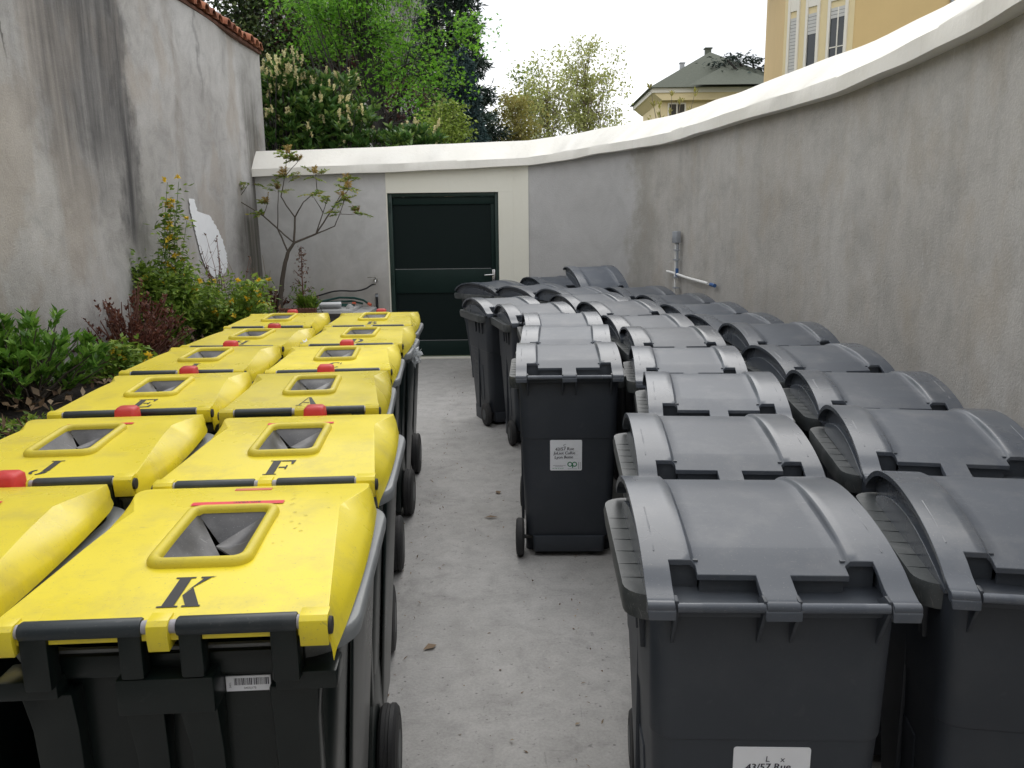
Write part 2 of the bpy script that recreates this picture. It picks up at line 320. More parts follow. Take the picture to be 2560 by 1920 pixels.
# ------------------------------------------------------------------ mesh helpers
class MB:
    def __init__(s): s.v, s.f = [], []
    def add(s, vs, fs):
        o = len(s.v); s.v += [tuple(p) for p in vs]; s.f += [tuple(i+o for i in f) for f in fs]; return s
    def box(s, x0, x1, y0, y1, z0, z1, mat=None):
        vs = [Vector((x, y, z)) for z in (z0, z1) for y in (y0, y1) for x in (x0, x1)]
        if mat: vs = [mat @ p for p in vs]
        return s.add(vs, [(0, 2, 3, 1), (4, 5, 7, 6), (0, 1, 5, 4), (2, 6, 7, 3), (0, 4, 6, 2), (1, 3, 7, 5)])
    def prism(s, pts, axis, a0, a1):
        """extrude a 2-D outline along axis (x: pts are (y,z); y: (x,z); z: (x,y))"""
        def P(p, a): return {'x': (a, p[0], p[1]), 'y': (p[0], a, p[1]), 'z': (p[0], p[1], a)}[axis]
        n = len(pts); vs = [P(p, a0) for p in pts] + [P(p, a1) for p in pts]
        fs = [tuple(range(n))[::-1], tuple(range(n, 2*n))] + [(i, (i+1) % n, n+(i+1) % n, n+i) for i in range(n)]
        return s.add(vs, fs)
    def loft(s, rings, cap0=True, cap1=True, closed=True):
        n = len(rings[0]); vs = [p for r in rings for p in r]; fs = []
        for k in range(len(rings)-1):
            for i in range(n if closed else n-1):
                fs.append((k*n+i, k*n+(i+1) % n, (k+1)*n+(i+1) % n, (k+1)*n+i))
        if cap0: fs.append(tuple(range(n))[::-1])
        if cap1: fs.append(tuple((len(rings)-1)*n+i for i in range(n)))
        return s.add(vs, fs)
    def tube(s, path, rad, seg=8, caps=True):
        path = [Vector(p) for p in path]; n = len(path)
        if isinstance(rad, (int, float)): rad = [rad]*n
        rings = []; ref = None
        for i, p in enumerate(path):
            t = (path[min(i+1, n-1)]-path[max(i-1, 0)])
            if t.length < 1e-9: t = Vector((0, 0, 1))
            t.normalize()
            if ref is None: ref = t.orthogonal().normalized()
            ref = (ref - t*ref.dot(t))
            if ref.length < 1e-6: ref = t.orthogonal()
            ref.normalize(); b = t.cross(ref)
            rings.append([p+(ref*math.cos(2*math.pi*k/seg)+b*math.sin(2*math.pi*k/seg))*rad[i] for k in range(seg)])
        return s.loft(rings, caps, caps)
    def grid(s, P):
        """P[i][j] -> Vector or None; faces where all four exist"""
        idx = {}; vs = []; fs = []
        for i, row in enumerate(P):
            for j, p in enumerate(row):
                idx[i, j] = len(vs); vs.append(p)
        return vs, fs
    def lathe(s, prof, axis='x', c=(0, 0, 0), seg=20):
        rings = []
        for a, r in prof:
            ring = []
            for k in range(seg):
                u, w = r*math.cos(2*math.pi*k/seg), r*math.sin(2*math.pi*k/seg)
                ring.append({'x': (c[0]+a, c[1]+u, c[2]+w), 'y': (c[0]+u, c[1]+a, c[2]+w), 'z': (c[0]+u, c[1]+w, c[2]+a)}[axis])
            rings.append(ring)
        return s.loft(rings)
    def mesh(s, name, mat, smooth=True, angle=35):
        me = bpy.data.meshes.new(name); me.from_pydata(s.v, [], s.f); me.validate()
        bm = bmesh.new(); bm.from_mesh(me); bmesh.ops.recalc_face_normals(bm, faces=bm.faces); bm.to_mesh(me); bm.free()
        me.materials.append(M[mat] if isinstance(mat, str) else mat)
        if smooth:
            me.polygons.foreach_set('use_smooth', [True]*len(me.polygons)); me.set_sharp_from_angle(angle=R(angle))
        return me
    def obj(s, name, mat, parent=None, loc=(0, 0, 0), bevel=0.0, seg=2, solid=0.0, smooth=True, angle=35):
        o = bpy.data.objects.new(name, s.mesh(name, mat, smooth, angle)); COL.objects.link(o)
        if bevel or solid:
            if solid:
                m = o.modifiers.new('s', 'SOLIDIFY'); m.thickness = solid; m.offset = -1
            if bevel:
                m = o.modifiers.new('b', 'BEVEL'); m.width = bevel; m.segments = seg; m.limit_method = 'ANGLE'; m.angle_limit = R(40)
            dg = bpy.context.evaluated_depsgraph_get(); dg.update()
            me = bpy.data.meshes.new_from_object(o.evaluated_get(dg)); old = o.data
            o.modifiers.clear(); o.data = me; me.name = name; bpy.data.meshes.remove(old)
            me.polygons.foreach_set('use_smooth', [True]*len(me.polygons)); me.set_sharp_from_angle(angle=R(angle))
        o.location = loc
        if parent: o.parent = parent
        return o

def tag(o, label=None, cat=None, group=None, kind=None):
    if label: o['label'] = label
    if cat: o['category'] = cat
    if group: o['group'] = group
    if kind: o['kind'] = kind
    return o
def empty(name, loc=(0, 0, 0), rz=0.0):
    o = bpy.data.objects.new(name, None); COL.objects.link(o); o.location = loc; o.rotation_euler = (0, 0, rz); o.empty_display_size = 0.1
    return o
KIDS = {}
def copy_tree(o, parent=None):
    c = o.copy(); COL.objects.link(c)
    if parent: c.parent = parent
    for ch in list(o.children): copy_tree(ch, c)
    return c
def rrect(hx, y0, y1, r, z, seg=4):
    """rounded rectangle ring at height z"""
    pts = []
    for cx, cy, a in ((hx-r, y1-r, 0), (-hx+r, y1-r, 90), (-hx+r, y0+r, 180), (hx-r, y0+r, 270)):
        for k in range(seg+1):
            t = R(a+90*k/seg); pts.append((cx+r*math.cos(t), cy+r*math.sin(t), z))
    return pts
def smooth_interp(xs, ys):
    xs, ys = np.array(xs, float), np.array(ys, float)
    d = np.gradient(ys, xs)
    def f(x):
        i = int(np.clip(np.searchsorted(xs, x)-1, 0, len(xs)-2)); h = xs[i+1]-xs[i]; t = min(max((x-xs[i])/h, 0), 1)
        return float((2*t**3-3*t**2+1)*ys[i]+(t**3-2*t**2+t)*h*d[i]+(-2*t**3+3*t**2)*ys[i+1]+(t**3-t**2)*h*d[i+1])
    return f
def text_polys(s, size, align='LEFT', shear=0.0):
    cu = bpy.data.curves.new('txt', 'FONT'); cu.body = s; cu.size = size; cu.align_x = align; cu.resolution_u = 2; cu.shear = shear
    o = bpy.data.objects.new('txt', cu); COL.objects.link(o)
    dg = bpy.context.evaluated_depsgraph_get(); dg.update()
    me = o.evaluated_get(dg).to_mesh()
    vs = [tuple(v.co) for v in me.vertices]; fs = [tuple(p.vertices) for p in me.polygons]
    o.evaluated_get(dg).to_mesh_clear(); bpy.data.objects.remove(o); bpy.data.curves.remove(cu)
    return vs, fs
def put_text(mb, s, size, at, shear=0.0, rot=0.0, place=None):
    vs, fs = text_polys(s, size, 'LEFT', shear); c, sn = math.cos(rot), math.sin(rot)
    mb.add([place(at[0]+x*c-y*sn, at[1]+x*sn+y*c) for x, y, z in vs], fs)

# ------------------------------------------------------------------ leaves
def frames(n, up=0.5, D=None):
    """leaf axis D and blade normal N, random with an upward bias"""
    if D is None: D = rng.normal(size=(n, 3))
    D = D/np.linalg.norm(D, axis=1, keepdims=True)
    N = rng.normal(size=(n, 3)); N[:, 2] = N[:, 2]+up*2.2
    N -= D*(N*D).sum(1, keepdims=True); N /= np.linalg.norm(N, axis=1, keepdims=True)+1e-9
    return D, N, np.cross(D, N)
def leaves(name, P, L, W, mat, parent=None, up=0.5, D=None, var=0.35, shape='leaf', fold=0.15):
    P = np.asarray(P, float); n = len(P); D, N, S = frames(n, up, D)
    l = (L*(1+var*rng.uniform(-1, 1, n)))[:, None]; w = (W*(1+var*rng.uniform(-1, 1, n)))[:, None]
    if shape == 'leaf':
        V = np.stack([P, P+D*l*.45+S*w*.5+N*l*fold*.5, P+D*l-N*l*fold*.3, P+D*l*.45-S*w*.5+N*l*fold*.5], 1); k = 4
        F = (np.arange(n)[:, None]*4+np.array([[0, 1, 2, 3]])).reshape(-1, 4)
    elif shape == 'star':           # lobed leaf: three blades from one base
        V = np.stack([P, P+D*l*.55+S*w*.15, P+D*l, P+D*l*.55-S*w*.15, P+D*l*.55+S*w*.62, P+D*l*.25+S*w*.12, P+D*l*.55-S*w*.62, P+D*l*.25-S*w*.12], 1); k = 8
        b = np.arange(n)[:, None, None]*8
        F = (b+np.array([[[0, 1, 2, 3], [0, 5, 4, 1], [0, 3, 6, 7]]])).reshape(-1, 4)
    me = bpy.data.meshes.new(name); V = V.reshape(-1, 3)
    me.vertices.add(len(V)); me.vertices.foreach_set('co', V.ravel())
    me.loops.add(F.size); me.loops.foreach_set('vertex_index', F.ravel().astype(np.int32))
    me.polygons.add(len(F)); me.polygons.foreach_set('loop_start', np.arange(0, F.size, 4, dtype=np.int32))
    me.update(); me.validate(); me.materials.append(M[mat])
    o = bpy.data.objects.new(name, me); COL.objects.link(o)
    if parent: o.parent = parent
    return o

def limb(mb, a, b, r0, r1, wob=0.06, seg=6, n=6, sag=0.0):
    a, b = Vector(a), Vector(b); d = (b-a).length; pts = []; off = Vector((0, 0, 0))
    for i in range(n+1):
        t = i/n
        if 0 < i < n: off = off+Vector(rng.normal(size=3)*wob*d/n)
        p = a.lerp(b, t)+off*math.sin(math.pi*min(1, t*1.0))**0.5*(1-t if t > .6 else 1) + Vector((0, 0, -sag*d*t*t))
        pts.append(p)
    mb.tube(pts, [r0+(r1-r0)*i/n for i in range(n+1)], seg); return pts

def tree(name, base, h, centre, rad, clumps, per, leaf, mat, bark='bark', r0=0.12, group=None, label='', cat='tree', up=0.5, shape='leaf', clump_r=0.35, twigs=2, shell=0.55, seedpts=None, bot=-1.0, limbs=True, dens=1.0):
    root = empty(name, base); C = np.array(centre)-np.array(base); rad = np.array(rad)
    pts = []
    while len(pts) < clumps:
        q = rng.normal(size=3); q /= np.linalg.norm(q); u = (shell+(1-shell)*rng.random())**0.8 if rng.random() < .75 else rng.random()
        if q[2] < bot: continue
        pts.append(C+q*u*rad*(1+0.12*rng.normal()))
    if seedpts is not None: pts += [np.array(p)-np.array(base) for p in seedpts]
    tr = MB(); top = C+np.array((0, 0, rad[2]*0.45))
    tp = limb(tr, (0, 0, 0), top, r0, r0*.22, 0.05, 8, 9)
    P = []; Dv = []
    for c in pts:
        if limbs:
            k = int(np.clip(len(tp)*(0.35+0.5*rng.random()), 1, len(tp)-2))
            cand = [i for i in range(2, len(tp)-1) if tp[i].z < c[2]+0.1*rad[2]] or [2]
            k = cand[-1] if rng.random() < .5 else cand[int(rng.random()*len(cand))]
            lp = limb(tr, tp[k], c, max(r0*.28*(1-k/len(tp)), r0*.09), r0*.035, 0.10, 5, 5)
            for _ in range(twigs):
                e = Vector(c)+Vector(rng.normal(size=3))*clump_r*.8; limb(tr, lp[3], e, r0*.05, r0*.02, 0.08, 4, 3)
        m = int(per*(0.5+rng.random())*dens); r = clump_r*(0.6+0.7*rng.random())
        g = rng.normal(size=(m, 3))*np.array((r, r, r*.65))*.62; P.append(np.array(c)+g)
        d = g+rng.normal(size=(m, 3))*r*.6; d[:, 2] -= r*.25; Dv.append(d)
    P = np.concatenate(P); Dv = np.concatenate(Dv)
    tr.obj('trunk', bark, root)
    leaves('crown', P, leaf[0], leaf[1], mat, root, up, Dv, shape=shape)
    tag(root, label, cat, group)
    return root

# ------------------------------------------------------------------ ground and yard
def sheet(name, pts, z, mat, kind='structure'):
    mb = MB(); mb.add([(x, y, z) for x, y in pts], [tuple(range(len(pts)))]); o = mb.obj(name, mat, smooth=False)
    return tag(o, kind=kind)
sheet('ground', [(-900, -900), (900, -900), (900, 900), (-900, 900)], -0.02, 'meadow')
sheet('yard_floor', [(-3.3, -6), (2.4, -6), (2.4, 10.9), (-3.3, 10.9)], 0.0, 'floor')

# ------------------------------------------------------------------ boundary wall
EDGE = [(-3.22, 10.58, 2.345), (-1.5, 10.58, 2.385), (0.03, 10.58, 2.435), (0.22, 10.56, 2.442), (0.62, 10.50, 2.487), (1.01, 10.22, 2.54), (1.36, 9.62, 2.544), (1.63, 8.90, 2.545), (1.72, 8.33, 2.55), (1.85, 7.70, 2.557), (2.0, 6.63, 2.56),
        (2.14, 5.87, 2.564), (2.17, 5.04, 2.575), (2.15, 4.38, 2.585), (2.09, 3.69, 2.60), (2.06, 3.47, 2.605), (1.99, 2.8, 2.61), (1.93, 2.0, 2.61), (1.90, 1.0, 2.61), (1.88, 0.0, 2.61), (1.88, -3.35, 2.61)]
def refine(E, step=0.16):
    out = []
    for (a, b) in zip(E[:-1], E[1:]):
        d = math.dist(a, b); n = max(1, int(d/step))
        for k in range(n): out.append(tuple(a[i]+(b[i]-a[i])*k/n for i in range(3)))
    return out+[E[-1]]
def spline(E, k0, n=5):
    out = list(E[:k0])
    for i in range(k0, len(E)-1):
        p = [E[max(i-1, k0)], E[i], E[i+1], E[min(i+2, len(E)-1)]]
        for k in range(n):
            t = k/n; out.append(tuple(.5*(2*p[1][c]+(p[2][c]-p[0][c])*t+(2*p[0][c]-5*p[1][c]+4*p[2][c]-p[3][c])*t*t+(3*p[1][c]-p[0][c]-3*p[2][c]+p[3][c])*t**3) for c in range(3)))
    return out+[E[-1]]
def normals(E):
    out = []
    for i in range(len(E)):
        d = Vector(E[min(i+1, len(E)-1)])-Vector(E[max(i-1, 0)]); d.z = 0; d.normalize(); out.append(Vector((d.y, -d.x, 0)))
    return out
EF = refine(spline(EDGE, 3)); NF = normals(EF)
wall = empty('boundary_wall', (0.25, 10.6, 0))
tag(wall, 'curved cement rendered yard wall with a white sloping coping', 'wall')
WO = Vector((0.25, 10.6, 0))
def wobble(i, k): return 0.0022*math.sin(i*1.1+k*2.3)+0.0025*math.sin(i*0.41+k*5.1)
def sweep(name, mat, prof, i0=0, i1=None, zrel=True, jitter=True, angle=30):
    """prof: (offset along inward normal from the coping edge, height above the coping's lower edge or absolute if < -1)"""
    i1 = len(EF) if i1 is None else i1; rings = []
    for i in range(i0, i1):
        e, n = EF[i], NF[i]; ring = []
        for k, (o, z) in enumerate(prof):
            zz = e[2]+z if z > -1 else 0.0 if z == -9 else -z
            j = wobble(i, k) if jitter and z > -1 else 0
            ring.append(Vector((e[0], e[1], 0))+n*(o+j)+Vector((0, 0, zz+j))-WO)
        rings.append(ring)
    return MB().loft(rings).obj(name, mat, wall, angle=angle)
# indices where sections begin
i_door = min(range(len(EF)), key=lambda i: abs(EF[i][0]+1.535)+abs(EF[i][1]-10.58))
i_corner = min(range(len(EF)), key=lambda i: math.dist(EF[i][:2], (0.22, 10.56)))
i_crease = min(range(len(EF)), key=lambda i: math.dist(EF[i][:2], (1.63, 8.90)))
body = [(-0.10, -9), (-0.10, 0.03), (-0.44, 0.03), (-0.44, -9)]
sweep('curved_panel', 'render', body, i_corner, None)
cp = sweep('coping', 'coping', [(0.0, 0.0), (0.0, 0.094), (-0.008, 0.103), (-0.25, 0.325), (-0.29, 0.325), (-0.56, 0.12), (-0.56, 0.0)], angle=25)
def wbox(name, mat, x0, x1, y0, y1, z0, z1, bevel=0.0):
    return MB().box(x0-WO.x, x1-WO.x, y0-WO.y, y1-WO.y, z0, z1).obj(name, mat, wall, bevel=bevel)
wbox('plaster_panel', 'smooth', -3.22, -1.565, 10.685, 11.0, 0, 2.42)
DX0, DX1, DZ = -1.553, -0.146, 2.13
wbox('door_surround', 'surround', -1.565, 0.04, 10.680, 11.0, DZ, 2.45)
wbox('door_surround', 'surround', DX1, 0.0395, 10.681, 11.0, 0, DZ-0.001)
wbox('door_surround', 'surround', -1.566, DX0, 10.679, 11.0, 0, DZ-0.001)
MB().prism([(.040-WO.x, 10.681-WO.y), (.040-WO.x, 10.80-WO.y), (.235-WO.x, 10.80-WO.y), (.235-WO.x, 10.640-WO.y)], 'z', 0, 2.45).obj('door_surround', 'surround', wall, smooth=False)
# ------------------------------------------------------------------ door
door = empty('garden_door', ((DX0+DX1)/2, 10.75, 0)); tag(door, 'dark green metal door with two recessed panels in the white surround', 'door')
hw = (DX1-DX0)/2
MB().box(-hw+.055, hw-.045, 0.02, 0.05, 0.035, DZ-.05).obj('door_leaf', 'doorpanel', door)
fr = MB(); fr.box(-hw, -hw+.055, -0.035, 0.08, 0, DZ); fr.box(hw-.045, hw, -0.035, 0.08, 0, DZ); fr.box(-hw+.055, hw-.045, -0.036, 0.08, DZ-.045, DZ)
fr.obj('door_frame', 'doorframe', door, bevel=0.005)
for z0, z1 in ((0.035, 0.235), (0.86, 1.165), (1.985, DZ-.05)):
    MB().box(-hw+.058, hw-.048, 0.0, 0.019, z0, z1).obj('door_rail', 'doorgreen', door, bevel=0.004)
MB().box(hw-.10, hw-.0485, 0.001, 0.0195, 0.24, 0.858).box(hw-.10, hw-.0485, 0.001, 0.0195, 1.167, 1.983).obj('door_stile', 'doorgreen', door, bevel=0.003)
st = MB()
for z in (1.1665, 0.2365): st.box(-hw+.058, hw-.105, 0.004, 0.018, z, z+0.006)
st.obj('rail_edge', 'zinc', door)
hd = MB(); hd.box(hw-.093, hw-.055, -0.009, -0.0005, 0.90, 1.155); hd.tube([(hw-.074, -0.005, 1.09), (hw-.074, -0.05, 1.09), (hw-.10, -0.055, 1.09), (hw-.19, -0.055, 1.085)], 0.010, 8)
hd.obj('handle', 'steel', door, bevel=0.002)
for z in (0.3, 1.0, 1.9): MB().tube([(-hw+.03, -0.045, z), (-hw+.03, -0.045, z+.11)], 0.012, 8).obj('hinge', 'doorframe', door)
# sill strip
tag(MB().box(DX0, DX1, 10.695, 10.80, 0.001, 0.012).obj('door_sill', 'white'), 'thin pale sill strip under the green door', 'sill')

# ------------------------------------------------------------------ old left wall with tiles
LW = -3.2
lw = empty('old_wall', (LW, 4, 0)); tag(lw, 'tall weathered lime rendered wall with dark run stains and tiled top', 'wall')
mb = MB(); ny = 70; nz = 20; vs = []; fs = []
for i in range(ny+1):
    y = -6+17.22*i/ny
    for j in range(nz+1):
        z = 3.9*j/nz; bul = 0.03*math.sin(y*1.3)*math.sin(z*1.1+1)+0.018*math.sin(y*3.1+z)
        vs.append((bul*min(1, (11.22-y)/1.5)-0.00, y-4, z))
for i in range(ny):
    for j in range(nz):
        a = i*(nz+1)+j; fs.append((a, a+nz+1, a+nz+2, a+1))
o = len(vs)
vs += [(-0.45, -6-4, 0), (-0.45, 11.22-4, 0), (-0.45, 11.22-4, 3.9), (-0.45, -6-4, 3.9)]
fs += [(o, o+1, o+2, o+3)[::-1], tuple(range(ny*(nz+1), ny*(nz+1)+nz+1))+(o+2, o+1), tuple(i*(nz+1)+nz for i in range(ny+1))+(o+2, o+3)]
mb.add(vs, fs)
wm = mb.obj('wall_face', 'oldwall', lw, loc=(0, 0, 0), angle=60)
# shader coordinates: object space equals world except the parent offset, so shift the mesh instead
for v in wm.data.vertices: v.co.y += 4
wm.location = (0, -4, 0)
M['patch'] = simple('fresh_white_paint', (0.84, 0.85, 0.87), 0.7, 0, 0.08, 9)
def lwx(y, z): return (0.03*math.sin(y*1.3)*math.sin(z*1.1+1)+0.018*math.sin(y*3.1+z))*min(1, (11.22-y)/1.5)
bm = bmesh.new(); rows = []
PZ = [1.20, 1.26, 1.34, 1.45, 1.60, 1.75, 1.86, 1.90, 2.02]
PL = [9.02, 8.86, 8.74, 8.64, 8.56, 8.48, 8.42, 8.40, 8.38]; PR = [9.30, 9.40, 9.44, 9.42, 9.34, 9.16, 9.02, 8.62, 8.54]
for i in range(64):                 # brushed rows, ragged at both ends
    z = 1.20+.82*i/63; l = float(np.interp(z, PZ, PL))+random.uniform(-.012, .012); r = float(np.interp(z, PZ, PR))+random.uniform(-.018, .018)
    rows.append([bm.verts.new((lwx(l+(r-l)*k/8, z)+.010, l+(r-l)*k/8-4, z)) for k in range(9)])
for p, q in zip(rows[:-1], rows[1:]):
    for k in range(8): bm.faces.new((p[k], p[k+1], q[k+1], q[k]))
me = bpy.data.meshes.new('paint_patch'); bm.to_mesh(me); bm.free(); me.materials.append(M['patch'])
pp = bpy.data.objects.new('paint_patch', me); COL.objects.link(pp); pp.parent = lw
MB().box(-0.2, 5.6, -7.7, -7.4, 0, 8.0).obj('unseen_shade_wall', 'oldwall', lw)  # added out of view behind the camera to darken reflections on the bins
# coping: mortar bed and half round tiles across the wall, ends showing over the face
MB().box(-0.47, 0.035, -10, 7.2, 3.901, 3.935).obj('tile_bed', 'edging', lw)
tl = MB(); y = -10.0
while y < 7.2:
    r = 0.085; drop = random.uniform(-.008, .008); rings = []
    for (x, z, rr) in ((0.10+random.uniform(-.015, .015), 3.925, r), (-0.22, 4.06, r*.9)):
        ring = []
        for k in range(9): a = math.pi*k/8; ring.append((x, y+rr*math.cos(a), z+drop+rr*.95*math.sin(a)))
        for k in range(9): a = math.pi*(8-k)/8; ring.append((x, y+(rr-.014)*math.cos(a), z+drop+(rr-.014)*.95*math.sin(a)))
        rings.append(ring)
    tl.loft(rings)
    rings = []
    for (x, z, rr) in ((0.07, 3.955, r*.8), (-0.22, 4.06, r*.8)):
        ring = []
        for k in range(7): a = math.pi*k/6; ring.append((x, y+.105-rr*math.cos(a), z-rr*.55*math.sin(a)+.012))
        for k in range(7): a = math.pi*(6-k)/6; ring.append((x, y+.105-(rr-.012)*math.cos(a), z-(rr-.012)*.55*math.sin(a)+.014))
        rings.append(ring)
    tl.loft(rings)
    y += 0.21
for (x0, z0, x1, z1) in ((-0.47, 3.94, -0.2, 4.085),): tl.prism([(x0, z0), (x1, z0), (x1, z1)], 'y', -10, 7.2)
tl.obj('roof_tiles', 'tile', lw)

# ------------------------------------------------------------------ raised planting bed
bw = MB()
bw.prism([(-1.735, 10.68), (-1.735, 9.9), (-1.86, 8.0), (-1.95, 5.0), (-1.95, -3), (-2.13, -3), (-2.13, 5.0), (-2.04, 8.0), (-1.93, 9.9), (-1.93, 10.68)], 'z', 0.0, 0.70)
tag(bw.obj('bed_wall', 'render', bevel=0.01), 'low concrete retaining wall holding the planting bed', 'retaining wall')
tag(MB().box(-2.62, -1.931, 9.95, 10.66, 0.3, 0.73).obj('concrete_ledge', 'render', bevel=0.008), 'flat concrete ledge at the end of the bed below the tap', 'ledge')
vs = []; fs = []; nx, ny = 22, 120
for i in range(ny+1):
    y = -3+13.6*i/ny
    xr = -2.10+0.10*max(0, min(1, (y-5)/5))
    for j in range(nx+1):
        x = LW+(xr-LW)*j/nx
        z = 0.64+0.10*(1-j/nx)+0.05*math.sin(y*2.1+x*3)*math.sin(x*5+1)+random.uniform(-.012, .012)
        if y > 9.8 and x > -2.7: z = 0.69
        vs.append((x, y, z))
for i in range(ny):
    for j in range(nx): a = i*(nx+1)+j; fs.append((a, a+1, a+nx+2, a+nx+1))
tag(MB().add(vs, fs).obj('soil', 'soil'), kind='structure')
def soil_z(x, y): return 0.64+0.10*max(0, min(1, (-2.05-x)/1.1))
P = np.stack([rng.uniform(-3.15, -2.12, 1500), rng.uniform(2.5, 9.8, 1500), np.zeros(1500)], 1); P[:, 2] = [soil_z(a, b)+0.035+0.03*random.random() for a, b, c in P]
tag(leaves('leaf_litter', P, 0.06, 0.03, 'litter', None, 1.5, var=0.6), kind='stuff')

# ------------------------------------------------------------------ grey two-wheeled bin (hinge side is y=0, depth along +y)
HG = 0.985
g_arc = smooth_interp([-.03, -.012, .0, .03, .07, .14, .24, .34, .44, .52, .60, .66, .70, .715], [-.012, .008, .012, .020, .038, .062, .084, .096, .099, .092, .075, .050, .022, .004])
def g_center(y):
    if y < .03: return g_arc(y)
    if y < .15: return g_arc(.03)+(0.060-g_arc(.03))*(y-.03)/.12
    if y < .45: t = (y-.15)/.30; return 0.060+(0.096-.060)*(1.35*t-.35*t*t)
    return g_arc(y)-.004
def g_top(x, y):
    a = abs(x); c, b = g_center(y), g_arc(y)+0.006*min(1, max(0, y/.06))
    t = min(1, max(0, (a-.158)/.010)); return c+(b-c)*t
def make_grey():
    root = empty('wheelie_bin')
    b = MB()
    lv = [(.115, .224, .058, .52, .045), (.40, .236, .050, .56, .05), (.650, .2465, .042, .60, .05), (.652, .2495, .038, .602, .05), (.80, .2525, .036, .625, .05), (.955, .256, .032, .65, .05)]
    rings = [rrect(hx, y0, y1, r, z) for z, hx, y0, y1, r in lv]
    rings += [rrect(.246, .042, .64, .045, .955), rrect(.243, .045, .62, .045, .80)]
    b.loft(rings)
    b.loft([rrect(.188, .046, .50, .02, .03), rrect(.190, .042, .51, .02, .116)])
    b.loft([rrect(.228, .15, .50, .03, .0), rrect(.228, .13, .51, .03, .116)])
    # hinge fins
    for x in (-.212, -.034, .034, .212):
        b.prism([(-.014, HG+.012), (-.016, HG-.012), (.018, HG-.075), (.04, HG-.115), (.045, HG-.01), (.01, HG+.014)], 'x', x-.004, x+.004)
    # top ledge below the notches
    b.box(-.232, .232, .006, .14, .952, .974)
    # ribs on the side grips
    for s in (-1, 1):
        for y in (.16, .25, .34): b.prism([(s*.25, .80), (s*.25, .945), (s*.272, .945), (s*.262, .80)], 'y', y, y+.03)
        b.box(min(s*.236, s*.2515), max(s*.236, s*.2515), .30, .306, .12, .80)
        b.loft([[(s*.2295, .205, .20), (s*.2295, .30, .20), (s*.241, .30, .52), (s*.241, .205, .52)], [(s*.2345, .21, .205), (s*.2345, .295, .205), (s*.245, .295, .515), (s*.245, .21, .515)]])
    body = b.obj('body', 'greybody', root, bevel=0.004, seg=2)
    rm = MB(); ring = lambda hx, y0, y1, r, z: rrect(hx, y0, y1, r, z, 5)
    rm.loft([ring(.247, .10, .655, .05, .948), ring(.300, .085, .70, .06, .905), ring(.306, .078, .708, .06, .908), ring(.311, .074, .715, .06, .950), ring(.307, .078, .71, .058, .966), ring(.247, .10, .655, .05, .964)], False, False)
    for s in (-1, 1):
        for y in np.arange(.17, .62, .075): rm.box(s*.282-.022, s*.282+.022, y, y+.002, .955, .9664)
    rm.obj('rim', 'rimlight', root, angle=45)
    # lid: origin on the hinge axis
    xs = sorted(set([-.272, -.268, -.24, -.215, -.19, -.168, -.163, -.158, -.13, -.09, -.06, -.036, 0]+[.272, .268, .24, .215, .19, .168, .163, .158, .13, .09, .06, .036]))
    ys = [-.026, -.012, 0, .015, .03, .047, .067, .080, .095, .12, .147, .153, .17, .21, .25, .29, .33, .37, .41, .45, .48, .51, .54, .57, .60, .63, .66, .69, .705, .715]
    def solidcell(xm, ym):
        a = abs(xm)
        if .036 < a < .158 and ym < .067: return False
        if .158 < a < .215 and ym < .095: return False
        return True
    bm = bmesh.new(); V = {}
    for i, x in enumerate(xs):
        for j, y in enumerate(ys): V[i, j] = bm.verts.new((x, y, g_top(x, y)))
    for i in range(len(xs)-1):
        for j in range(len(ys)-1):
            if solidcell((xs[i]+xs[i+1])/2, (ys[j]+ys[j+1])/2): bm.faces.new((V[i, j], V[i+1, j], V[i+1, j+1], V[i, j+1]))
    bmesh.ops.delete(bm, geom=[v for v in bm.verts if not v.link_faces], context='VERTS')
    be = [e for e in bm.edges if e.is_boundary]
    r = bmesh.ops.extrude_edge_only(bm, edges=be)
    for v in [g for g in r['geom'] if isinstance(g, bmesh.types.BMVert)]:
        y, x = v.co.y, abs(v.co.x)
        v.co.z -= .016 if (x > .271 and y > .03) else (.012 if .05 < y < .11 else .018)
        if x > .271: v.co.x *= .992
    bmesh.ops.recalc_face_normals(bm, faces=bm.faces)
    m = MB(); m.add([v.co.copy() for v in bm.verts], [tuple(v.index for v in f.verts) for f in bm.faces]) if False else None
    bm.verts.index_update(); m = MB(); m.add([v.co.copy() for v in bm.verts], [tuple(v.index for v in f.verts) for f in bm.faces]); bm.free()
    # knuckles at the ends and centre
    for x0, x1 in ((-.272, -.2165), (-.0335, .0335), (.2165, .272)):
        m.lathe([(x0, .004), (x0, .0125), (x1, .0125), (x1, .004)], 'x', (0, -.012, -.002), 14)
    # side walls with the crescent bulge
    for s in (-1, 1):
        yy = [.0, .03, .07, .12, .18, .25, .33, .41, .49, .56, .62, .67, .70]
        lo = [(y, -.028) for y in yy]; hi = [(y, g_arc(y)-.004) for y in yy]
        m.prism(lo+hi[::-1], 'x', *sorted((s*.232, s*.243)))
        yy2 = [.05, .09, .14, .20, .27, .34, .41, .48, .54, .59, .63]
        hi2 = [(y, -.022+(g_arc(y)-.014+.0)*.80*math.sin(math.pi*(y-.03)/.63)**.35) for y in yy2]
        m.prism([(y, -.026) for y in yy2]+hi2[::-1], 'x', *sorted((s*.2425, s*.262)))
        for (ya, yb) in ((.12, .30),):   # embossed guide line on the outer band
            m.tube([(s*.243, ya, g_top(.243, ya)-.0005), (s*.243, (ya+yb)/2, g_top(.243, (ya+yb)/2)-.0005), (s*.243, yb, g_top(.243, yb)-.0005)], .0022, 6)
    m.box(-.17, .17, .685, .725, -.006, .012)      # front lip
    lid = m.obj('lid', 'grey', root, loc=(0, 0, HG), bevel=0.0022, seg=1, angle=32)
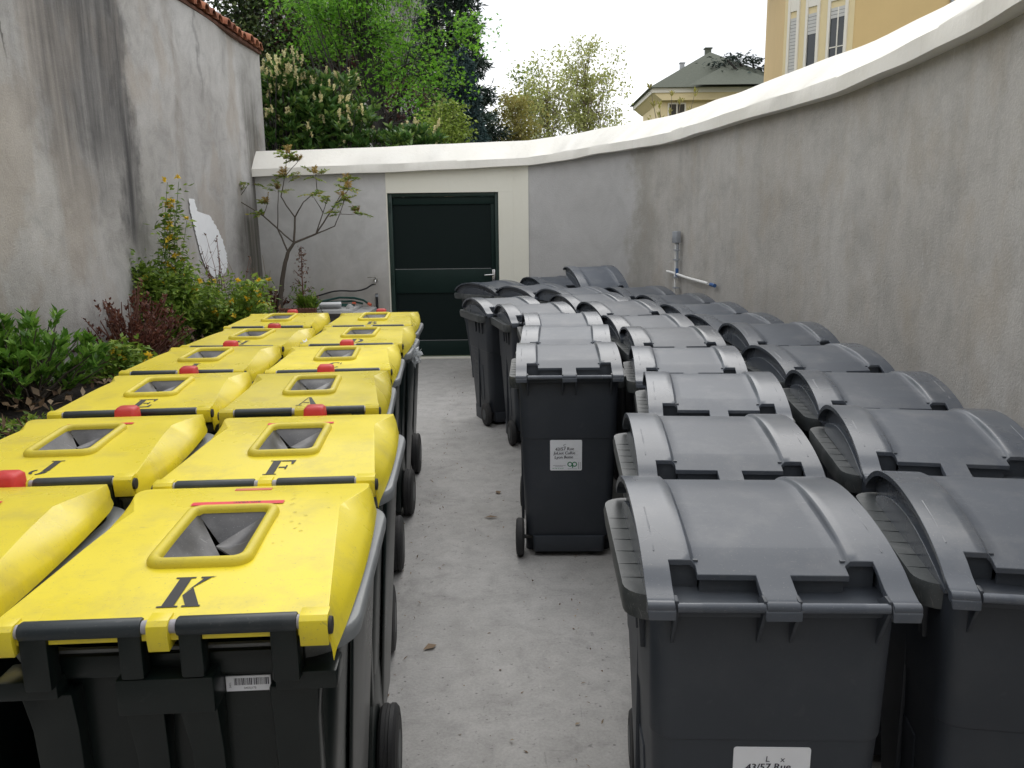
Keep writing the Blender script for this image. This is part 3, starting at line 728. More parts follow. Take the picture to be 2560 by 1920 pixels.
    rc = MB(); rc.box(-.222, .222, .002, .078, -.017, -.011); rc.box(-.150, .150, .0785, .086, -.017, g_center(.08)-.005)
    for s in (-1, 1): rc.box(*sorted((s*.1505, s*.222)), .104, .111, -.017, g_top(.19, .10)-.006); rc.box(*sorted((s*.1505, s*.222)), .0782, .1035, -.017, -.0112)
    rc.obj('hinge_recess', 'recess', lid)
    for x0, x1 in ((-.207, -.039), (.039, .207)):
        MB().lathe([(x0-.004, .004), (x0-.004, .0105), (x1+.004, .0105), (x1+.004, .004)], 'x', (0, -.012, HG-.003), 14).obj('hinge_rod', 'grey', root)
    MB().tube([(-.235, .085, .10), (.235, .085, .10)], .011, 10).obj('axle', 'rubber', root)
    for s in (-1, 1):
        w = MB().lathe([(-.022, .03), (-.022, .062), (-.018, .066), (-.022, .07), (-.020, .092), (-.012, .10), (.012, .10), (.020, .092), (.022, .07), (.018, .066), (.022, .062), (.022, .03)], 'x', (0, 0, 0), 28).obj('wheel', 'rubber', root, loc=(s*.258, .085, .10), angle=30)
        MB().lathe([(-.0235, .012), (-.0235, .045), (-.019, .05), (.019, .05), (.0235, .045), (.0235, .012)], 'x', (0, 0, 0), 18).obj('hub', 'bar', w)
    return root

def bin_label(root, z0, letter, x0=-.098, w=.165):
    """white address label on the hinge-side wall, with handwriting and a printed logo"""
    y = lambda z: .0365 + .0 if z > .652 else .050-(z-.40)*(.050-.042)/.25
    def pl(off):
        def P(u, v): z = z0+v; return (x0+u, (.050-(z-.40)*.032)-off, z)
        return P
    p0 = pl(.0018); pts = []
    for cx, cy, a in ((w-.006, w-.006, 0), (.006, w-.006, 90), (.006, .006, 180), (w-.006, .006, 270)):
        for k in range(4): t = R(a+30*k); pts.append((cx+.006*math.cos(t), cy+.006*math.sin(t)))
    lab = MB(); lab.add([p0(*p) for p in pts]+[(q[0], q[1]+.003, q[2]) for q in [p0(*p) for p in pts]], [tuple(range(16)), tuple(range(16, 32))[::-1]]+[(i, i+16, (i+1) % 16+16, (i+1) % 16) for i in range(16)])
    L = lab.obj('label', 'label', root, smooth=False); p1 = pl(.0026)
    ink = MB()
    put_text(ink, letter, .020, (.068, .130), .1, 0, p1)
    for dx in (0, .0011):
        put_text(ink, '43/57 Rue', .0235, (.026+dx, .108), .12, .03, pl(.0026+dx*.1))
        put_text(ink, 'JoLiot CuRie', .0215, (.018+dx, .0875), .1, .01, pl(.0026+dx*.1))
        put_text(ink, 'Lyon 8eme', .0215, (.022+dx, .065), .12, .02, pl(.0026+dx*.1))
    ink.box(0, 0, 0, 0, 0, 0)
    ink.obj('handwriting', 'ink', L, smooth=False)
    ln = MB()
    for v in (.105, .084, .063):
        ln.add([p1(u, vv) for u, vv in ((.018, v), (.146, v), (.146, v+.0007), (.018, v+.0007))], [(0, 1, 2, 3)])
    for v, a, bnd in ((.027, .015, .080), (.0215, .026, .066), (.008, .092, .136)):
        u = a
        while u < bnd:
            d = random.uniform(.002, .006); ln.add([p1(uu, vv) for uu, vv in ((u, v), (u+d, v), (u+d, v+.0022), (u, v+.0022))], [(0, 1, 2, 3)]); u += d+.0012
    for u in (.146, .155):
        v = .008
        while v < .046:
            d = random.uniform(.002, .0045); ln.add([p1(uu, vv) for uu, vv in ((u, v), (u+.003, v), (u+.003, v+d), (u, v+d))], [(0, 1, 2, 3)]); v += d+.001
    ln.obj('fine_print', 'faintink', L, smooth=False)
    lg = MB()
    for cx in (.103, .127):
        n = 20; a = [p1(cx+.0135*math.cos(2*math.pi*k/n), .034+.0135*math.sin(2*math.pi*k/n)) for k in range(n)]; c = [p1(cx+.0085*math.cos(2*math.pi*k/n), .034+.0085*math.sin(2*math.pi*k/n)) for k in range(n)]
        lg.add(a+c, [(k, (k+1) % n, n+(k+1) % n, n+k) for k in range(n)])
    lg.add([p1(u, v) for u, v in ((.1145, .014), (.1195, .014), (.1195, .034), (.1145, .034))], [(0, 1, 2, 3)])
    put_text(lg, '04 78 75 54 57', .0095, (.013, .0085), 0, 0, p1)
    lg.obj('logo', 'logo', L, smooth=False)
    return L

def side_print(root):
    """pale worn city print: outlined box with looping script, on the left side wall"""
    def P(y, z): return (-(.236+(z-.40)*.042)-.0016, y, z)
    def line(pts, w):
        m = []
        for a, b in zip(pts[:-1], pts[1:]):
            d = Vector((b[0]-a[0], b[1]-a[1])); n = Vector((-d.y, d.x)).normalized()*w/2
            m.append([P(a[0]+n.x, a[1]+n.y), P(b[0]+n.x, b[1]+n.y), P(b[0]-n.x, b[1]-n.y), P(a[0]-n.x, a[1]-n.y)])
        return m
    mb = MB()
    q = line([(.32, .43), (.47, .43), (.47, .62), (.32, .62), (.32, .43)], .0025)+line([(.32, .405), (.47, .405)], .003)+line([(.32, .395), (.47, .395)], .002)
    sc = [(.44+.02*math.cos(t), .56+.03*math.sin(t)) for t in np.linspace(.6, 5.6, 14)]+[(.425, .55), (.44, .50), (.45, .47), (.43, .475), (.42, .52), (.41, .54), (.405, .51), (.395, .54), (.385, .51), (.375, .54), (.365, .515), (.355, .535)]
    sc2 = [(.43, .52), (.415, .46), (.40, .50), (.39, .46), (.38, .50), (.37, .47), (.355, .50)]
    q += line(sc, .006)+line(sc2, .005)
    for f in q: mb.add(f, [(0, 1, 2, 3)])
    mb.obj('printed_emblem', 'emboss', root, smooth=False)

GREY = [  # hinge centre x, y, yaw degrees, label
 ('M', 0.29, 4.08, -1.5, 'grey wheeled bin standing alone in front, back wall with white label marked C'),
 ('A2', 0.32, 4.83, -4, 'grey wheeled bin directly behind the one labelled C beside the aisle'),
 ('A3', 0.375, 5.60, 2, 'grey wheeled bin second behind the one labelled C beside the aisle'),
 ('A4', 0.265, 6.36, 12, 'grey wheeled bin with printed side and wheel showing, just left behind the C bin'),
 ('A5', 0.045, 7.05, 20, 'grey wheeled bin with printed side nearest the aisle, in front of the green door'),
 ('D1', 0.04, 9.15, 43, 'grey wheeled bin turned sideways, overlapping the foot of the green door'),
 ('D2', 0.45, 8.55, 34, 'grey wheeled bin turned sideways, middle of the slanting back trio'),
 ('D3', 0.81, 7.93, 27, 'grey wheeled bin turned sideways with a knotted bag hanging at its lid'),
 ('D0', 0.63, 9.6, 22, 'farthest grey wheeled bin, beneath the white door surround edge'),
 ('D4', 1.03, 8.85, 15, 'grey wheeled bin at the back with its lid pushed half open'),
 ('B8', 0.82, 7.08, 17, 'grey wheeled bin eighth from the front in the middle row, just before the open one'),
 ('B7', 0.98, 6.42, 13, 'grey wheeled bin seventh from the front in the middle grey row'),
 ('B6', 0.985, 5.40, 6, 'grey wheeled bin sixth from the front in the middle grey row'),
 ('B5', 1.0, 4.76, 1, 'grey wheeled bin fifth from the front in the middle grey row'),
 ('B4', 0.87, 3.90, -5.5, 'grey wheeled bin fourth from the front in the middle grey row'),
 ('B3', 0.80, 3.08, -7, 'grey wheeled bin third from the front in the middle grey row'),
 ('B2', 0.64, 2.29, -3.7, 'grey wheeled bin second from the front in the middle grey row'),
 ('B1', 0.54, 1.55, -2.2, 'largest nearest grey wheeled bin with white label marked L and x'),
 ('C1', 1.17, 1.55, -10, 'grey wheeled bin foremost along the curved wall, cut by the picture edge'),
 ('C2', 1.32, 2.33, -9.7, 'grey wheeled bin second from the front along the curved wall'),
 ('C3', 1.47, 3.08, -7, 'grey wheeled bin third from the front along the curved wall'),
 ('C4', 1.60, 3.89, 3, 'grey wheeled bin fourth from the front along the curved wall'),
 ('C5', 1.67, 4.74, 2, 'grey wheeled bin fifth from the front along the curved wall'),
 ('C6', 1.635, 5.46, 10, 'grey wheeled bin sixth from the front along the curved wall'),
 ('C7', 1.60, 6.25, 10, 'grey wheeled bin seventh from the front along the curved wall'),
 ('C8', 1.55, 7.09, 11, 'grey wheeled bin eighth from the front along the curved wall, near the sloping pipe'),
 ('C9', 1.37, 7.90, 15, 'grey wheeled bin last along the curved wall, below the vertical conduit')]
g0 = make_grey(); BINS = {}
for i, (k, x, y, yaw, lab) in enumerate(GREY):
    o = g0 if i == 0 else copy_tree(g0); BINS[k] = o
    o.location = (x, y, 0); o.rotation_euler = (0, 0, R(yaw)); tag(o, lab, 'wheelie bin', 'grey wheeled bins')
rl = random.Random(3)
for k, *_ in GREY:
    for ch in BINS[k].children:
        if ch.name.startswith('lid'): ch.rotation_euler = (R(19) if k == 'D4' else 0 if k in ('B1', 'M', 'B2', 'C1') else R(rl.choice((0, 0, 0, .4, .8, 1.5, 2.2))), R(rl.uniform(-.5, .5)), 0)
bin_label(BINS['M'], .478, 'C'); bin_label(BINS['B1'], .468, 'L    x', -.072); bin_label(BINS['C1'], .468, 'L', .06)
side_print(BINS['A4']); side_print(BINS['A5']); side_print(BINS['D1'])

# ------------------------------------------------------------------ yellow lidded bin
HY = 1.07
y_mid = smooth_interp([-.01, .02, .06, .2, .35, .5, .62, .70, .74, .765, .78], [.010, .011, .013, .021, .030, .033, .031, .023, .012, .000, -.020])
def y_xc(y):
    if y < .51: return .288-.052*min(1, max(0, (y-.01)/.5))
    return min(.236+.050*min(1, (y-.51)/.13), y_xe(y)-.006)
def y_xe(y): return .295+.014*math.sin(math.pi*min(1, max(0, y/.78)))-(.05*max(0, (y-.64)/.14)**2 if y > .64 else 0)
def y_edge(y): return -.056+.030*max(0, (y-.1)/.68)-.014*max(0, (y-.7)/.08)
def y_top(x, y):
    a = abs(x); xc, xe = y_xc(y), y_xe(y); zt = y_mid(y)
    xk = xc+(xe-xc)*.82; zk = y_edge(y)+.032
    zk = min(zk, zt)
    if a <= xc: return zt
    if a <= xk: return zt+(zk-zt)*(a-xc)/max(1e-6, xk-xc)
    return zk+(y_edge(y)+.014-zk)*(a-xk)/max(1e-6, xe-xk)
HX, HY0, HY1 = .080, .225, .482        # opening
def make_lid():
    bm = bmesh.new(); V = {}
    ys = [-.004, .012, .025, .04, .07, .10, .14, .18, HY0, .26, .30, .34, .38, .43, HY1, .51, .53, .56, .59, .62, .65, .68, .705, .725, .742, .757, .769, .778]
    us = [-1, -.99, -.97, -.93, 'c', .9, .75, .6, .45, HX, .05, 0.02]
    nx = 27
    rows = []
    for y in ys:
        xc, xe = y_xc(y), y_xe(y); xk = xc+(xe-xc)*.82
        half = [.0, .022, HX, HX+(xc-HX)*.25, HX+(xc-HX)*.5, HX+(xc-HX)*.75, xc-.004, xc, xc+(xk-xc)*.5, xk, xk+(xe-xk)*.5, xe]
        rows.append([-h for h in half[:0:-1]]+half)
    n = len(rows[0]); c = n//2
    for j, y in enumerate(ys):
        for i, x in enumerate(rows[j]): V[i, j] = bm.verts.new((x, y, y_top(x, y)))
    for j in range(len(ys)-1):
        for i in range(n-1):
            xm = (rows[j][i]+rows[j][i+1])/2; ym = (ys[j]+ys[j+1])/2
            if abs(xm) < HX-.001 and HY0 < ym < HY1: continue
            bm.faces.new((V[i, j], V[i+1, j], V[i+1, j+1], V[i, j+1]))
    bmesh.ops.delete(bm, geom=[v for v in bm.verts if not v.link_faces], context='VERTS')
    be = [e for e in bm.edges if e.is_boundary]
    r = bmesh.ops.extrude_edge_only(bm, edges=be)
    for v in [g for g in r['geom'] if isinstance(g, bmesh.types.BMVert)]:
        inner = abs(v.co.x) < HX+.002 and HY0-.01 < v.co.y < HY1+.01
        v.co.z -= .02 if inner else (.034 if v.co.y < 0 else .017)
        if not inner and v.co.y > .01: v.co.x *= 1.012; v.co.y += .004 if v.co.y > .7 else 0
    bmesh.ops.recalc_face_normals(bm, faces=bm.faces); bm.verts.index_update()
    m = MB(); m.add([v.co.copy() for v in bm.verts], [tuple(v.index for v in f.verts) for f in bm.faces]); bm.free()
    for x0, x1 in ((-.290, -.241), (-.018, .018), (.241, .290)):
        pr = [(-.014, -.040), (-.019, -.008), (-.017, .008), (-.008, .015), (.02, .0165), (.03, .0), (.02, -.038)]
        m.prism(pr, 'x', x0, x1)
    return m
def stencil(ch):
    """stencil capitals as polygons in a 1 x 1 box"""
    def stem(x, w=.28, ser=True):
        p = [[(x, .0), (x+w, .0), (x+w, 1), (x, 1)]]
        if ser: p += [[(x-.10, 0), (x, 0), (x, .05), (x-.10, .04)], [(x+w, 0), (x+w+.1, 0), (x+w+.1, .04), (x+w, .05)], [(x-.10, .96), (x, .95), (x, 1), (x-.1, 1)], [(x+w, .95), (x+w+.1, .96), (x+w+.1, 1), (x+w, 1)]]
        return p
    def arc(cx, cy, rx, ry, a0, a1, w0, w1=None, n=12):
        w1 = w0 if w1 is None else w1; q = []
        for k in range(n):
            t0, t1 = R(a0+(a1-a0)*k/n), R(a0+(a1-a0)*(k+1)/n)
            def ww(t): return w0+(w1-w0)*abs(math.cos(t))
            q.append([(cx+rx*math.cos(t0), cy+ry*math.sin(t0)), (cx+rx*math.cos(t1), cy+ry*math.sin(t1)), (cx+(rx-ww(t1))*math.cos(t1), cy+(ry-ww(t1)*.6)*math.sin(t1)), (cx+(rx-ww(t0))*math.cos(t0), cy+(ry-ww(t0)*.6)*math.sin(t0))])
        return q
    S = {'K': stem(.12)+[[(.44, .44), (.54, .60), (.90, 1), (.73, 1)], [(.62, .96), (.72, .93), (1.0, 1), (.62, 1)], [(.44, .38), (.58, .64), (.97, .04), (.66, .04)], [(.58, 0), (1.0, 0), (1.0, .05), (.58, .05)]],
         'F': stem(.15)+[[(.47, .92), (.95, .92), (.97, 1), (.47, 1)], [(.86, .70), (.92, .70), (.96, .93), (.80, .93)], [(.47, .46), (.70, .46), (.70, .54), (.47, .54)], [(.70, .36), (.76, .36), (.76, .64), (.70, .64)]],
         'E': stem(.15)+[[(.47, .92), (.95, .92), (.97, 1), (.47, 1)], [(.86, .70), (.92, .70), (.96, .93), (.80, .93)], [(.47, .46), (.70, .46), (.70, .54), (.47, .54)], [(.70, .36), (.76, .36), (.76, .64), (.70, .64)], [(.47, 0), (.97, 0), (.95, .08), (.47, .08)], [(.80, .07), (.96, .07), (.97, .3), (.90, .3)]],
         'A': [[(.44, 1), (.56, 1), (.98, .05), (.70, .05)], [(.44, .92), (.42, 1), (.12, .05), (.18, .05)], [(.0, 0), (.3, 0), (.3, .05), (.0, .05)], [(.62, 0), (1.05, 0), (1.05, .05), (.62, .05)], [(.30, .30), (.60, .30), (.58, .37), (.32, .37)]],
         'C': arc(.52, .5, .46, .5, 55, 172, .10, .26)+arc(.52, .5, .46, .5, 188, 310, .10, .26)+[[(.82, .62), (.88, .62), (.88, .98), (.82, .86)]],
         'G': arc(.52, .5, .46, .5, 55, 172, .10, .26)+arc(.52, .5, .46, .5, 188, 300, .10, .26)+[[(.82, .62), (.88, .62), (.88, .98), (.82, .86)], [(.66, .05), (.88, .1), (.88, .42), (.66, .42)], [(.58, .40), (.96, .40), (.96, .45), (.58, .45)]],
         'D': stem(.12)+arc(.42, .5, .56, .5, -82, 82, .09, .26),
         'B': stem(.12)+arc(.42, .76, .42, .24, -82, 82, .07, .2)+arc(.42, .26, .5, .27, -82, 84, .07, .22),
         'H': stem(.08, .22)+stem(.66, .22)+[[(.40, .46), (.56, .46), (.56, .54), (.40, .54)]],
         'I': stem(.38), 'L': stem(.15)+[[(.47, 0), (.97, 0), (.95, .08), (.47, .08)], [(.80, .07), (.96, .07), (.97, .36), (.90, .36)]],
         'J': [[(.52, .25), (.76, .25), (.76, 1), (.52, 1)], [(.40, .96), (.52, .95), (.52, 1), (.4, 1)], [(.76, .95), (.88, .96), (.88, 1), (.76, 1)]]+arc(.42, .24, .34, .24, -90, -8, .10, .24, 6)+arc(.30, .20, .18, .16, 80, 262, .12, .12, 8)}
    return S[ch]
def make_yellow():
    root = empty('wheelie_bin')
    b = MB()
    lv = [(.10, .228, .10, .60, .06), (.36, .244, .085, .645, .06), (.70, .266, .070, .70, .07), (.93, .284, .060, .745, .08), (.975, .286, .058, .750, .08)]
    b.loft([rrect(hx, y0, y1, r, z, 5) for z, hx, y0, y1, r in lv]+[rrect(.270, .075, .735, .07, .975, 5), rrect(.262, .085, .71, .07, .80, 5)])
    b.loft([rrect(.19, .14, .56, .05, .0), rrect(.215, .11, .60, .05, .11)])
    # hinge blocks: centre cradle and corner blocks, legs up to the grip bars
    b.box(-.085, .085, -.008, .066, .905, .975); b.box(-.072, -.031, -.010, .026, .975, 1.062); b.box(.031, .072, -.010, .026, .975, 1.062)
    for s in (-1, 1):
        b.box(*sorted((s*.188, s*.298)), .004, .075, .935, .972); b.box(*sorted((s*.188, s*.236)), -.012, .030, .960, 1.062)
        b.loft([[(s*.180, .068, .20), (s*.245, .068, .20), (s*.245, .10, .20), (s*.180, .10, .20)], [(s*.172, .030, .86), (s*.255, .030, .86), (s*.255, .08, .86), (s*.172, .08, .86)], [(s*.172, .018, .937), (s*.262, .018, .937), (s*.262, .07, .937), (s*.172, .07, .937)]])
        b.loft([[(s*.03, .075, .20), (s*.075, .075, .20), (s*.075, .11, .20), (s*.03, .11, .20)], [(s*.02, .035, .80), (s*.080, .035, .80), (s*.080, .08, .80), (s*.02, .08, .80)], [(s*.012, .01, .91), (s*.082, .01, .91), (s*.082, .06, .91), (s*.012, .06, .91)]])
        # raised side panel with a seam, and the wheel arch
        b.loft([[(s*.236, .30, .13), (s*.236, .58, .13), (s*.285, .69, .93), (s*.285, .25, .93)], [(s*.2455, .31, .14), (s*.2455, .57, .14), (s*.2925, .68, .92), (s*.2925, .26, .92)]])
        arch = [(.30*math.cos(t)*.62+.18, .14+.30*math.sin(t)) for t in np.linspace(R(2), R(178), 14)]
        b.prism(arch+[(arch[-1][0]-.0, .07), (arch[0][0], .07)], 'x', *sorted((s*.20, s*.2475)))
    # bars across between the legs and the recessed back strip
    b.box(-.235, .235, .036, .062, .955, 1.0)
    b.obj('body', 'green', root, bevel=0.006, seg=2)
    rm = MB(); q = lambda g, z: [(p[0]*(1+.02*math.sin(math.pi*min(1, max(0, p[1]/.8)))), p[1], z) for p in rrect(.312+g, .05-g*.3, .795+g, .11, z, 8)]
    rm.loft([q(-.03, .968), q(.0, .968), q(.007, .972), q(.009, .992), q(.006, 1.004), q(.003, 1.006), q(-.03, 1.006)], False, False)
    rm.obj('rim', 'sheenRim', root, angle=50)
    for s in (-1, 1):
        pr = [(-.011, -.014), (-.016, .0), (-.013, .010), (-.004, .0155), (.010, .015), (.016, .008), (.014, -.012)]
        MB().prism([(y, HY+z) for y, z in pr], 'x', *sorted((s*.029, s*.236))).obj('grip_bar', 'bar', root, bevel=0.004)
        for xa, xb, rr in ((.235, .2415, .0125), (.018, .030, .012)): MB().lathe([(s*xa, rr*.3), (s*xa, rr), (s*xb, rr), (s*xb, rr*.3)], 'x', (0, 0, HY), 12).obj('axle_collar', 'collar', root)
        MB().lathe([(0, .003), (0, .016), (s*.006, .015), (s*.008, .003)], 'x', (s*.290, -.001, HY-.008), 16).obj('axle_cap', 'rubber', root)
        w = MB().lathe([(-.03, .05), (-.03, .10), (-.026, .104), (-.030, .11), (-.027, .130), (-.018, .14), (-.006, .141), (-.004, .137), (.004, .137), (.006, .141), (.018, .14), (.027, .130), (.030, .11), (.026, .104), (.03, .10), (.03, .05)], 'x', (0, 0, 0), 32).obj('wheel', 'rubber', root, loc=(s*.278, .17, .141), angle=30)
        MB().lathe([(-.031, .015), (-.031, .06), (-.024, .07), (.024, .07), (.031, .06), (.031, .015)], 'x', (0, 0, 0), 20).obj('hub', 'bar', w)
    MB().tube([(-.25, .17, .141), (.25, .17, .141)], .012, 8).obj('axle', 'rubber', root)
    lid = make_lid().obj('lid', 'yellow', root, loc=(0, 0, HY), bevel=0.004, seg=2, angle=24)
    # raised frame round the opening
    def ringpath(hx, y0, y1, r, dz): return [(p[0], p[1], y_mid(p[1])+dz) for p in rrect(hx, y0, y1, r, 0, 6)]
    f = MB(); prof = [(.025, .0, .036), (.0245, .007, .035), (.020, .014, .032), (.012, .017, .027), (.004, .014, .020), (.0, .007, .016), (-.001, -.012, .012)]
    f.loft([ringpath(HX+g, HY0-g, HY1+g, r, dz) for g, dz, r in prof], False, False)
    f.obj('opening_frame', 'ring', lid, angle=60)
    # four rubber flaps sloping down to the middle
    cy = (HY0+HY1)/2; hy = (HY1-HY0)/2
    cor = [(-HX-.002, HY0-.002), (HX+.002, HY0-.002), (HX+.002, HY1+.002), (-HX-.002, HY1+.002)]
    tips = [(.012, cy-.03, -.010), (.000, cy-.02, .012), (.02, cy+.015, -.035), (.010, cy-.005, -.040)]
    for k in range(4):
        a, c = cor[k], cor[(k+1) % 4]; t = tips[k]; n = 5; m = MB(); vs = []; fs = []
        for i in range(n+1):
            for j in range(n+1):
                u, v = i/n, j/n; e = (a[0]+(c[0]-a[0])*u, a[1]+(c[1]-a[1])*u)
                x, y = e[0]+(t[0]-e[0])*v, e[1]+(t[1]-e[1])*v; z = (y_mid(e[1])-.002)*(1-v)+t[2]*v-.020*math.sin(math.pi*v)*math.sin(math.pi*u)*(.6 if k % 2 else -.3)
                vs.append((x, y, z))
        for i in range(n):
            for j in range(n): q0 = i*(n+1)+j; fs.append((q0, q0+n+1, q0+n+2, q0+1))
        m.add(vs, fs).obj('flap', 'flap', lid, solid=0.003, angle=80)
    return root, lid
def add_letter(lid, ch):
    mb = MB(); x0, y0, sx, sy = -.024, .046, .078, .114
    for poly in stencil(ch):
        pts = [(x0+p[0]*sx, y0+p[1]*sy) for p in poly]
        # split long pieces so they follow the lid
        n = 6
        if len(pts) == 4 and max(p[1] for p in pts)-min(p[1] for p in pts) > .06:
            a, b, c, d = [Vector(p) for p in pts]
            for k in range(n):
                t0, t1 = k/n, (k+1)/n; q = [a.lerp(d, t0), b.lerp(c, t0), b.lerp(c, t1), a.lerp(d, t1)]
                mb.add([(p.x, p.y, y_mid(p.y)+.0012) for p in q], [(0, 1, 2, 3)])
        else: mb.add([(p[0], p[1], y_mid(p[1])+.0012) for p in pts], [tuple(range(len(pts)))])
    mb.obj('stencil_letter', 'paint', lid, smooth=False)
def add_knob(lid):
    m = MB(); m.loft([rrect(.036, .735, .800, .012, -.04), rrect(.038, .730, .805, .014, .0), rrect(.036, .733, .802, .014, .036), rrect(.028, .742, .793, .012, .045)])
    m.obj('lock_knob', 'red', lid, angle=50)
def add_strip(lid, tape=True):
    m = MB(); n = 8
    for k in range(n):
        x0, x1 = -.115+.215*k/n, -.115+.215*(k+1)/n
        m.add([(x0, .534, y_mid(.534)+.0022), (x1, .534, y_mid(.534)+.0022), (x1, .556, y_mid(.556)+.0022), (x0, .556, y_mid(.556)+.0022)], [(0, 1, 2, 3)])
    s = m.obj('warning_sticker', 'redstrip', lid, smooth=False)
    t = MB(); put_text(t, 'BIO-VRAC', .014, (.045, .552), 0, math.pi, lambda u, v: (u, v, y_mid(v)+.003)); t.obj('sticker_text', 'ink', s, smooth=False)
YEL = [ # letter, hinge centre, yaw, knob, strip, label
 ('K', -0.615, 1.321, 3.2, False, True, 'yellow lidded bin stencilled K, nearest the camera, with barcode label'),
 ('F', -0.661, 2.112, 3.4, True, True, 'yellow lidded bin stencilled F with red knob, behind the one marked K'),
 ('A', -0.788, 2.986, 5.3, True, False, 'yellow lidded bin whose A is half hidden by a red knob'),
 ('C', -0.860, 3.807, 4.6, True, False, 'yellow lidded bin stencilled C, third behind the K bin in the aisle row'),
 ('D', -0.912, 4.646, 1.0, False, False, 'yellow lidded bin stencilled D with a clear bag caught at its side'),
 ('B', -0.961, 5.511, 2.2, True, False, 'yellow lidded bin at the far end of the aisle row, nearest the door'),
 ('G', -1.641, 5.522, 2.2, True, False, 'yellow lidded bin at the far end of the bed row, stencilled G'),
 ('H', -1.584, 4.622, -2.0, True, False, 'yellow lidded bin stencilled H beside the yellow flowering shrub'),
 ('I', -1.551, 3.823, 2.0, True, False, 'yellow lidded bin stencilled I beside the dark red shrub'),
 ('E', -1.416, 2.984, 5.6, True, False, 'yellow lidded bin stencilled E in the row along the planting bed'),
 ('J', -1.324, 2.135, 4.8, True, True, 'yellow lidded bin stencilled J in the row along the planting bed'),
 ('L', -1.29, 1.335, 4.0, True, True, 'yellow lidded bin cut off by the left picture edge beside the K bin')]
y0, lid0 = make_yellow()
for i, (ch, x, y, yaw, knob, strip, lab) in enumerate(YEL):
    o = y0 if i == 0 else copy_tree(y0); BINS['y'+ch] = o
    o.location = (x, y, 0); o.rotation_euler = (0, 0, R(yaw)); tag(o, lab, 'recycling bin', 'yellow lidded recycling bins')
for ch, x, y, yaw, knob, strip, lab in YEL:
    lid = [c for c in BINS['y'+ch].children if c.name.startswith('lid')][0]
    add_letter(lid, ch)
    if knob: add_knob(lid)
    if strip: add_strip(lid)
    if ch == 'K':
        m = MB(); m.box(-.045, .045, .655, .670, y_mid(.66)-.002, y_mid(.66)+.0015); m.obj('orange_patch', 'orange', lid)
        d = MB()
        for k in range(30):
            px, py = rng.uniform(.09, .235), rng.uniform(.30, .66); r_ = rng.uniform(.0015, .0055)
            d.lathe([(y_mid(py)-.0003, r_), (y_mid(py)+r_*.18, r_*.7), (y_mid(py)+r_*.22, r_*.15)], 'z', (px, py, 0), 8)
        t = NT('water_drop'); t.col((1, 1, 1)); t.rough(0.0); t.b.inputs['Transmission Weight'].default_value = 1.0; t.b.inputs['IOR'].default_value = 1.33
        M['drop'] = t.m
        tag(d.obj('water_drops', 'drop', lid), kind='stuff')
# barcode label on the K bin
kb = BINS['yK']; m = MB(); m.box(.086, .167, .0560, .0590, .908, .938); lb = m.obj('label', 'label', kb, smooth=False)
m = MB(); x = .101; random.seed(8)
while x < .162:
    w = random.choice((.0006, .0009, .0014, .002)); m.add([(x, .0556, .920), (x+w, .0556, .920), (x+w, .0556, .934), (x, .0556, .934)], [(0, 1, 2, 3)]); x += w+random.choice((.0007, .001, .0014))
put_text(m, '0405J175', .006, (.118, .912), 0, 0, lambda u, v: (u, .0556, v)); put_text(m, '340 L', .005, (.095, .915), 0, math.pi/2, lambda u, v: (u, .0556, v))
m.obj('barcode', 'ink', lb, smooth=False)

# ------------------------------------------------------------------ small things on walls and bed
def thing(mb, name, mat, label, cat, **k): return tag(mb.obj(name, mat, **k), label, cat)
tap = empty('tap', (-1.735, 10.675, 1.04)); tag(tap, 'small chrome garden tap on the plaster left of the green door', 'tap')
m = MB(); m.lathe([(-.01, .028), (0, .028), (0, .014), (.03, .013)], 'y', (0, -.03, 0), 14); m.tube([(0, -.03, 0), (0, -.075, .0), (0, -.085, -.02), (0, -.085, -.05)], .011, 8); m.tube([(0, -.055, 0), (0, -.055, .035)], .008, 8); m.box(-.10, .01, -.062, -.048, .034, .042)
m.obj('tap_body', 'steel', tap)
pp = [(-1.735, 10.59, .995)]+[(-1.78-.9*t, 10.60+.05*t, .985-.14*t**.6-.02*math.sin(t*9)) for t in np.linspace(0, 1, 14)]
thing(MB().tube(pp, .010, 8), 'hose', 'blackhose', 'thin black hose running along the wall to the tap', 'hose')
st = empty('standpipe', (-1.73, 10.64, 0)); tag(st, 'short black vertical water pipe below the tap', 'pipe')
MB().tube([(0, 0, .30), (0, 0, .87)], .017, 10).obj('pipe', 'blackhose', st); 
for z in (.83, .45): MB().tube([(0, 0, z), (0, 0, z+.03)], .022, 10).obj('collar', 'greypvc', st)
gh = empty('garden_hose', (-2.0, 10.4, .73)); tag(gh, 'dark green garden hose lying in a loop on the concrete ledge', 'hose')
P = [(-.55, .12, .02), (-.40, .17, .06), (-.2, .18, .10), (0, .15, .095), (.13, .08, .07), (.2, .0, .035)]
m = MB(); m.tube(P, .014, 8); m.tube([(-.5, .05, .02), (-.3, .10, .02), (-.1, .06, .02), (.02, .0, .02), (-.1, -.08, .02), (-.3, -.06, .02)], .013, 8); m.tube([(-.56, .2, .02), (-.3, .2, .045), (-.05, .21, .05), (.1, .17, .02)], .013, 8)
m.obj('hose_tube', 'hose', gh); MB().tube([(.2, 0, .035), (.235, -.02, .02)], .02, 8).tube([(-.02, .11, .03), (.02, .10, .03)], .018, 8).obj('hose_coupling', 'orange', gh)
tr = MB(); a0 = Matrix.Translation((-2.22, 10.12, .765)) @ Matrix.Rotation(R(12), 4, 'Z') @ Matrix.Rotation(R(-28), 4, 'X')
for bx in ((-.13, .13, -.06, .06, -.004, .004), (-.13, .13, -.064, -.056, -.004, .03), (-.13, .13, .056, .064, -.004, .03), (-.134, -.126, -.06, .06, -.004, .03), (.126, .134, -.06, .06, -.004, .03)): tr.box(*bx, a0)
